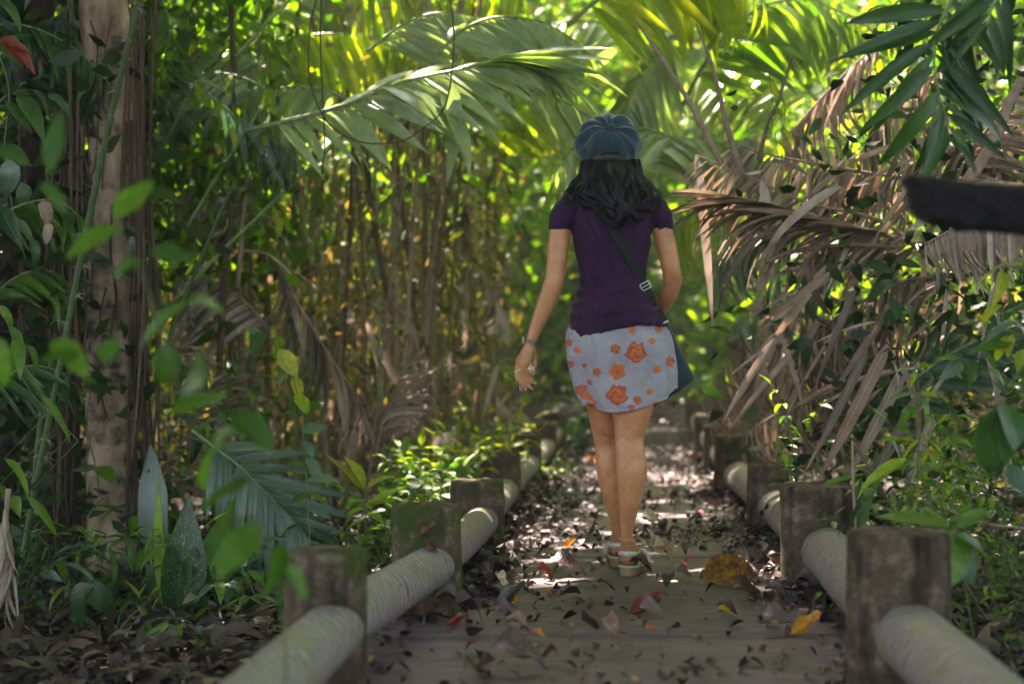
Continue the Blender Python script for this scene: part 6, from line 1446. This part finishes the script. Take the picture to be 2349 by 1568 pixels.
# ---- sandals
def sandal(fh, zb, name):
    h, d, s_ = fh; root = None; out = []
    for i in range(25):        # sole outline, heel to toe
        t = i / 24; x = -.040 + .250 * t
        w_ = .036 * (math.sin(PI * min(1, max(0, (t + .03) / .25)) * .5) ** .5) if t < .25 else .036 - .007 * math.sin((t - .25) / .35 * PI) if t < .6 else (.036 + .008 * math.sin((t - .6) / .3 * PI * .5) if t < .86 else .044 * math.sqrt(max(0, 1 - ((t - .86) / .145) ** 2)))
        out.append((x, max(.004, w_ * .93)))
    V = []; F_ = []; lv = [(-.000, .93), (.008, 1.0), (.016, .95), (.018, 1.02), (.024, 1.0)]
    ring = [(x, w_) for x, w_ in out] + [(x, -w_) for x, w_ in reversed(out)]
    for dz, k in lv:
        for x, w_ in ring:
            up_ = .010 * (1 - min(1, max(0, (x + .04) / .12))) ; q = h + d * x * (1 if k > .99 else .99) + s_ * w_ * k; V.append(Vector((q.x, q.y, zb - .026 + dz + (up_ if dz > .01 else 0) + (.014 * max(0, (x - .17) / .06) ** 2))))
    m = len(ring)
    for i in range(len(lv) - 1):
        for s in range(m): F_.append((i * m + s, i * m + (s + 1) % m, (i + 1) * m + (s + 1) % m, (i + 1) * m + s))
    F_.append(tuple(range(m))[::-1]); F_.append(tuple((len(lv) - 1) * m + s for s in range(m)))
    sn = link('sandal', mesh('sandal', V, F_), M['sole'], woman)
    # footbed rim
    a = Acc(); rim = [h + d * x * .98 + s_ * w_ * .96 for x, w_ in ring]; rim = [Vector((q.x, q.y, zb + (.010 * (1 - min(1, max(0, ((q - h).dot(d) + .04) / .12)))))) for q in rim]
    a.tube(rim + [rim[0]], .004, 6); link('footbed_rim', a.mesh('footbed_rim'), M['sandal'], sn)
    def band(pts, wd, nm='strap'):
        P = spline(pts, 20); V = []; F_ = []
        cen = h + d * .06 + Vector((0, 0, .0))
        for i, p in enumerate(P):
            t = (P[min(i + 1, 19)] - P[max(i - 1, 0)]).normalized(); o_ = (p - Vector((cen.x, cen.y, p.z))); o_ = (o_ - t * o_.dot(t)); o_ = o_.normalized() if o_.length > 1e-5 else Vector((0, 0, 1)); w_ = t.cross(o_).normalized() * wd / 2
            V += [p - w_, p + w_, p + w_ + o_ * .003, p - w_ + o_ * .003]
        for i in range(19):
            for s in range(4): F_.append((i * 4 + s, i * 4 + (s + 1) % 4, (i + 1) * 4 + (s + 1) % 4, (i + 1) * 4 + s))
        F_ += [(0, 1, 2, 3), (79, 78, 77, 76)]; link(nm, mesh(nm, V, F_), M['sandal'], sn)
    z = lambda q, zz: Vector((q.x, q.y, zb + zz))
    band([z(h + d * .085 - s_ * .034, .012), z(h + d * .03 - s_ * .034, .038), z(h - d * .012 - s_ * .026, .050), z(h - d * .034, .052), z(h - d * .012 + s_ * .026, .050), z(h + d * .03 + s_ * .034, .038), z(h + d * .085 + s_ * .034, .012)], .019)
    band([z(h + d * .04 - s_ * .033, .036), z(h + d * .05 - s_ * .022, .060), z(h + d * .055, .068), z(h + d * .05 + s_ * .022, .060), z(h + d * .04 + s_ * .033, .036)], .016)
    band([z(h + d * .13 - s_ * .042, .0), z(h + d * .135 - s_ * .030, .030), z(h + d * .14, .040), z(h + d * .135 + s_ * .030, .030), z(h + d * .13 + s_ * .042, .0)], .024)
    band([z(h + d * .0 + s_ * .033, .004), z(h + d * .035 + s_ * .036, .02), z(h + d * .06 + s_ * .036, .030)], .012)
    return sn
sandal(rfh, RF[4], 'r'); sandal(lfh, LF[4], 'l')
# ---- watch, rings, anklet
wp = B(1217, 783, .02); wax = (B(1234, 740, .02) - B(1217, 785, .02)).normalized()
def ringband(c, ax, r, w_, th, flat=1.0, n=36):
    u = ax.orthogonal().normalized(); v = ax.cross(u); V = []; F_ = []
    for s in range(n):
        a = 2 * PI * s / n; e = u * math.cos(a) + v * math.sin(a) * flat
        V += [c + e * r - ax * w_ / 2, c + e * r + ax * w_ / 2, c + e * (r + th) + ax * w_ / 2, c + e * (r + th) - ax * w_ / 2]
    for s in range(n):
        for k in range(4): F_.append((s * 4 + k, s * 4 + (k + 1) % 4, ((s + 1) % n) * 4 + (k + 1) % 4, ((s + 1) % n) * 4 + k))
    return V, F_
v, f = ringband(wp, wax, .0185, .011, .003); wt = link('watch', mesh('watch', v, f, False), M['watch'], woman)
a = Acc(); cc = wp + Vector((-.0225, -.004, .004)); a.tube([cc - Vector((.003, 0, 0)), cc + Vector((-.0015, 0, 0)), cc + Vector((-.005, 0, 0))], [.0135, .0135, .011], 20); link('watch_case', a.mesh('watch_case'), M['metal'], wt)
for (a0, b0, nm) in [(fing[3][0], fing[3][1], 'little'), (fing[2][0], fing[2][1], 'ring')]:
    p, q = B(*a0), B(*b0); m_ = p.lerp(q, .55); v, f = ringband(m_, (q - p).normalized(), .0095, .003, .0015); rg_ = link('finger_ring', mesh('finger_ring', v, f), M['gold'], woman)
    a = Acc(); ellip(a, m_ + Vector((-.003, -.0105, 0)), .0028, .0022, .0028, 6); link('setting', a.mesh('setting'), M['metal'], rg_)
p = B(1439, 1236, -.008); a = Acc(); a.tube([p + Vector((.0285 * math.cos(t_), .030 * math.sin(t_), -.004 * math.sin(t_ + 1))) for t_ in np.linspace(0, 2 * PI, 30)], .0012, 6, caps=False); link('anklet', a.mesh('anklet'), M['gold'], woman)
for k in range(4):  # finger nails
    c_, d_, r_ = B(*fing[k][2]), B(*fing[k][3]), fing[k][4]; dd = (d_ - c_).normalized(); a = Acc(); ellip(a, d_ + dd * r_ * .55 + Vector((0, -r_ * .45, .001)), .0042, .003, .0036, 6); link('nail', a.mesh('nail'), M['sandal'], woman)
# ---- shell held between thumb and fingers
sroot = empty('shell', WR + B(1217, 845, .022), 'cream and orange snail shell held in the left hand of the woman', 'shell')
V = []; F_ = []; n = 90; sd_ = 12
for i in range(n):
    t = i / (n - 1); an = t * 2 * PI * 2.4; r_ = .0105 * (1 - t) ** .9 + .0006; rad = .0085 * (1 - t) ** 1.0
    c = Vector((math.cos(an) * rad * .9, math.sin(an) * rad, -.013 + .036 * t)); tn = Vector((-math.sin(an), math.cos(an), .4)).normalized(); u = tn.cross(UP).normalized(); w = u.cross(tn)
    for s in range(sd_): a_ = 2 * PI * s / sd_; V.append(c + u * math.cos(a_) * r_ + w * math.sin(a_) * r_)
for i in range(n - 1):
    for s in range(sd_): F_.append((i * sd_ + s, i * sd_ + (s + 1) % sd_, (i + 1) * sd_ + (s + 1) % sd_, (i + 1) * sd_ + s))
link('whorl', mesh('whorl', V, F_), M['shell'], sroot)
a = Acc(); pts_ = [Vector((.011 * math.cos(t_), -.006, .010 * math.sin(t_) - .004)) for t_ in np.linspace(0, 2 * PI, 20)]; a.tube(pts_, .0022, 6, caps=False); link('lip', a.mesh('lip'), M['sandal'], sroot)
V = [B(1191, 872, .0), B(1190, 884, .0), B(1192, 896, .0), B(1199, 896, .006), B(1203, 888, .01), B(1197, 878, .008)]; V += [q + Vector((.002, .006, 0)) for q in V]; o_ = V[0].copy()
me = mesh('lilac_shell', [q - o_ for q in V], [(0, 1, 2, 3, 4, 5), (11, 10, 9, 8, 7, 6)] + [(k, 6 + k, 6 + (k + 1) % 6, (k + 1) % 6) for k in range(6)]); tag(link('lilac_shell', me, M['lilac'], None, WR + o_), 'tiny lilac shell fragment under the little finger of the woman', 'shell')
# ---- shoulder bag and strap
bagr = empty('shoulder_bag', WR + B(1540, 900, .15), 'dark teal shoulder bag hanging on a long strap at her right hip', 'bag'); bo = bagr.location - WR
def bagbody():
    out = [(1516, 738), (1528, 741), (1540, 760), (1556, 795), (1572, 828), (1587, 858), (1590, 867), (1584, 876), (1560, 893), (1530, 912), (1508, 926), (1494, 932), (1470, 930), (1450, 915), (1440, 880), (1450, 830), (1480, 780), (1505, 745)]
    P = [B(x, y, .2) for x, y in out]; P = spline(P + [P[0]], 73)[:-1]; cen = sum(P, Vector()) / len(P); V = []; F_ = []
    lay = [(.155, .80), (.160, .93), (.172, 1.0), (.20, 1.01), (.228, 1.0), (.240, .93), (.245, .8)]
    for dy, k in lay:
        for q in P:
            e = cen + (q - cen) * k; e.y = dy + .006 * noise.noise(Vector((e.x * 14, dy * 30, e.z * 14))); V.append(e - bo)
    m = len(P)
    for i in range(len(lay) - 1):
        for s in range(m): F_.append((i * m + s, i * m + (s + 1) % m, (i + 1) * m + (s + 1) % m, (i + 1) * m + s))
    c0 = cen.copy(); c0.y = .150; c1 = cen.copy(); c1.y = .25; V += [c0 - bo, c1 - bo]
    for s in range(m): F_.append((len(V) - 2, (s + 1) % m, s)); F_.append((len(V) - 1, (len(lay) - 1) * m + s, (len(lay) - 1) * m + (s + 1) % m))
    link('pouch', mesh('pouch', V, F_), M['bagcloth'], bagr)
    a = Acc(); a.tube([B(1590, 866, .17) - bo, B(1560, 893, .165) - bo, B(1530, 911, .16) - bo, B(1497, 931, .165) - bo], .003, 6); link('seam', a.mesh('seam'), M['strap'], bagr)
bagbody()
def strap():
    path = [(1352, 455), (1372, 485), (1400, 535), (1425, 572), (1450, 611), (1475, 650), (1498, 695), (1516, 728), (1524, 744)]
    P = []
    for q in spline([Vector((x, y, 0)) for x, y in path], 60):
        b_ = B(q.x, q.y, 0); hit = bvh.ray_cast(Vector((b_.x, -1, b_.z)), Vector((0, 1, 0))); b_.y = (hit[0].y if hit[0] else .06) - .005; P.append(b_)
    for _ in range(4): 
        ys = [p.y for p in P]
        for i in range(1, 59): P[i].y = min(ys[i], (ys[i - 1] + ys[i] + ys[i + 1]) / 3)
    P += [B(1524, 748, .10), B(1520, 750, .15)]
    def rib(P, w_, nm, mat, par, th=.0025, lift=0):
        V = []; F_ = []; n = len(P)
        for i, p in enumerate(P):
            t = (P[min(i + 1, n - 1)] - P[max(i - 1, 0)]).normalized(); s_ = t.cross(Vector((0, 1, .0))); s_ = s_.normalized() * w_ / 2 if s_.length > .1 else Vector((w_ / 2, 0, 0)); o_ = Vector((0, -th, 0)); l_ = Vector((0, -lift, 0))
            V += [p - s_ - bo + l_, p + s_ - bo + l_, p + s_ + o_ - bo + l_, p - s_ + o_ - bo + l_]
        for i in range(n - 1):
            for s in range(4): F_.append((i * 4 + s, i * 4 + (s + 1) % 4, (i + 1) * 4 + (s + 1) % 4, (i + 1) * 4 + s))
        F_ += [(0, 1, 2, 3), tuple(4 * n - 1 - k for k in range(4))]
        return link(nm, mesh(nm, V, F_, False), M[mat], par)
    st = rib(P, .025, 'strap', 'strap', bagr); rib(P[36:60], .021, 'strap_tail', 'strap', bagr, .002, .003)
    c = P[38]; t = (P[40] - P[36]).normalized(); s_ = t.cross(Vector((0, 1, 0))).normalized(); a = Acc()
    for (h_, w_) in [(.013, .017)]:
        pts_ = [c - bo + Vector((0, -.014, 0)) + s_ * x + t * y for x, y in [(-w_, -h_), (w_, -h_), (w_, h_), (-w_, h_), (-w_, -h_)]]; 
        for i in range(4): a.tube([pts_[i], pts_[i + 1]], .0022, 6)
        a.tube([c - bo + Vector((0, -.014, 0)) - s_ * w_, c - bo + Vector((0, -.014, 0)) + s_ * w_], .0018, 6)
    link('buckle', a.mesh('buckle'), M['metal'], bagr)
    c = P[57]; a = Acc(); a.tube([c - bo + Vector((0, -.008, 0)) - s_ * .014, c - bo + Vector((0, -.008, 0)) + s_ * .014], .004, 8); link('ring_clip', a.mesh('ring_clip'), M['metal'], bagr)
strap()

# ------------------------------------------------------------------ humid air lit through the gap in the canopy
def haze():
    bm = bmesh.new(); bmesh.ops.create_cube(bm, size=1); bmesh.ops.scale(bm, vec=(270, 210, 22), verts=bm.verts)
    me = bpy.data.meshes.new('haze'); bm.to_mesh(me); bm.free()
    m, nt, out = newmat('humid air'); v = N(nt, 'ShaderNodeVolumePrincipled'); v.inputs['Color'].default_value = (.93, .97, .85, 1); v.inputs['Density'].default_value = .0045; v.inputs['Anisotropy'].default_value = .35
    L(nt, v.outputs[0], out.inputs['Volume']); me.materials.append(m)
    o = bpy.data.objects.new('haze', me); COL.objects.link(o); o.location = (0, 35, 8.8); tag(o, 'thin pale humid air filling the jungle around the walkway', None, None, 'stuff')
haze()
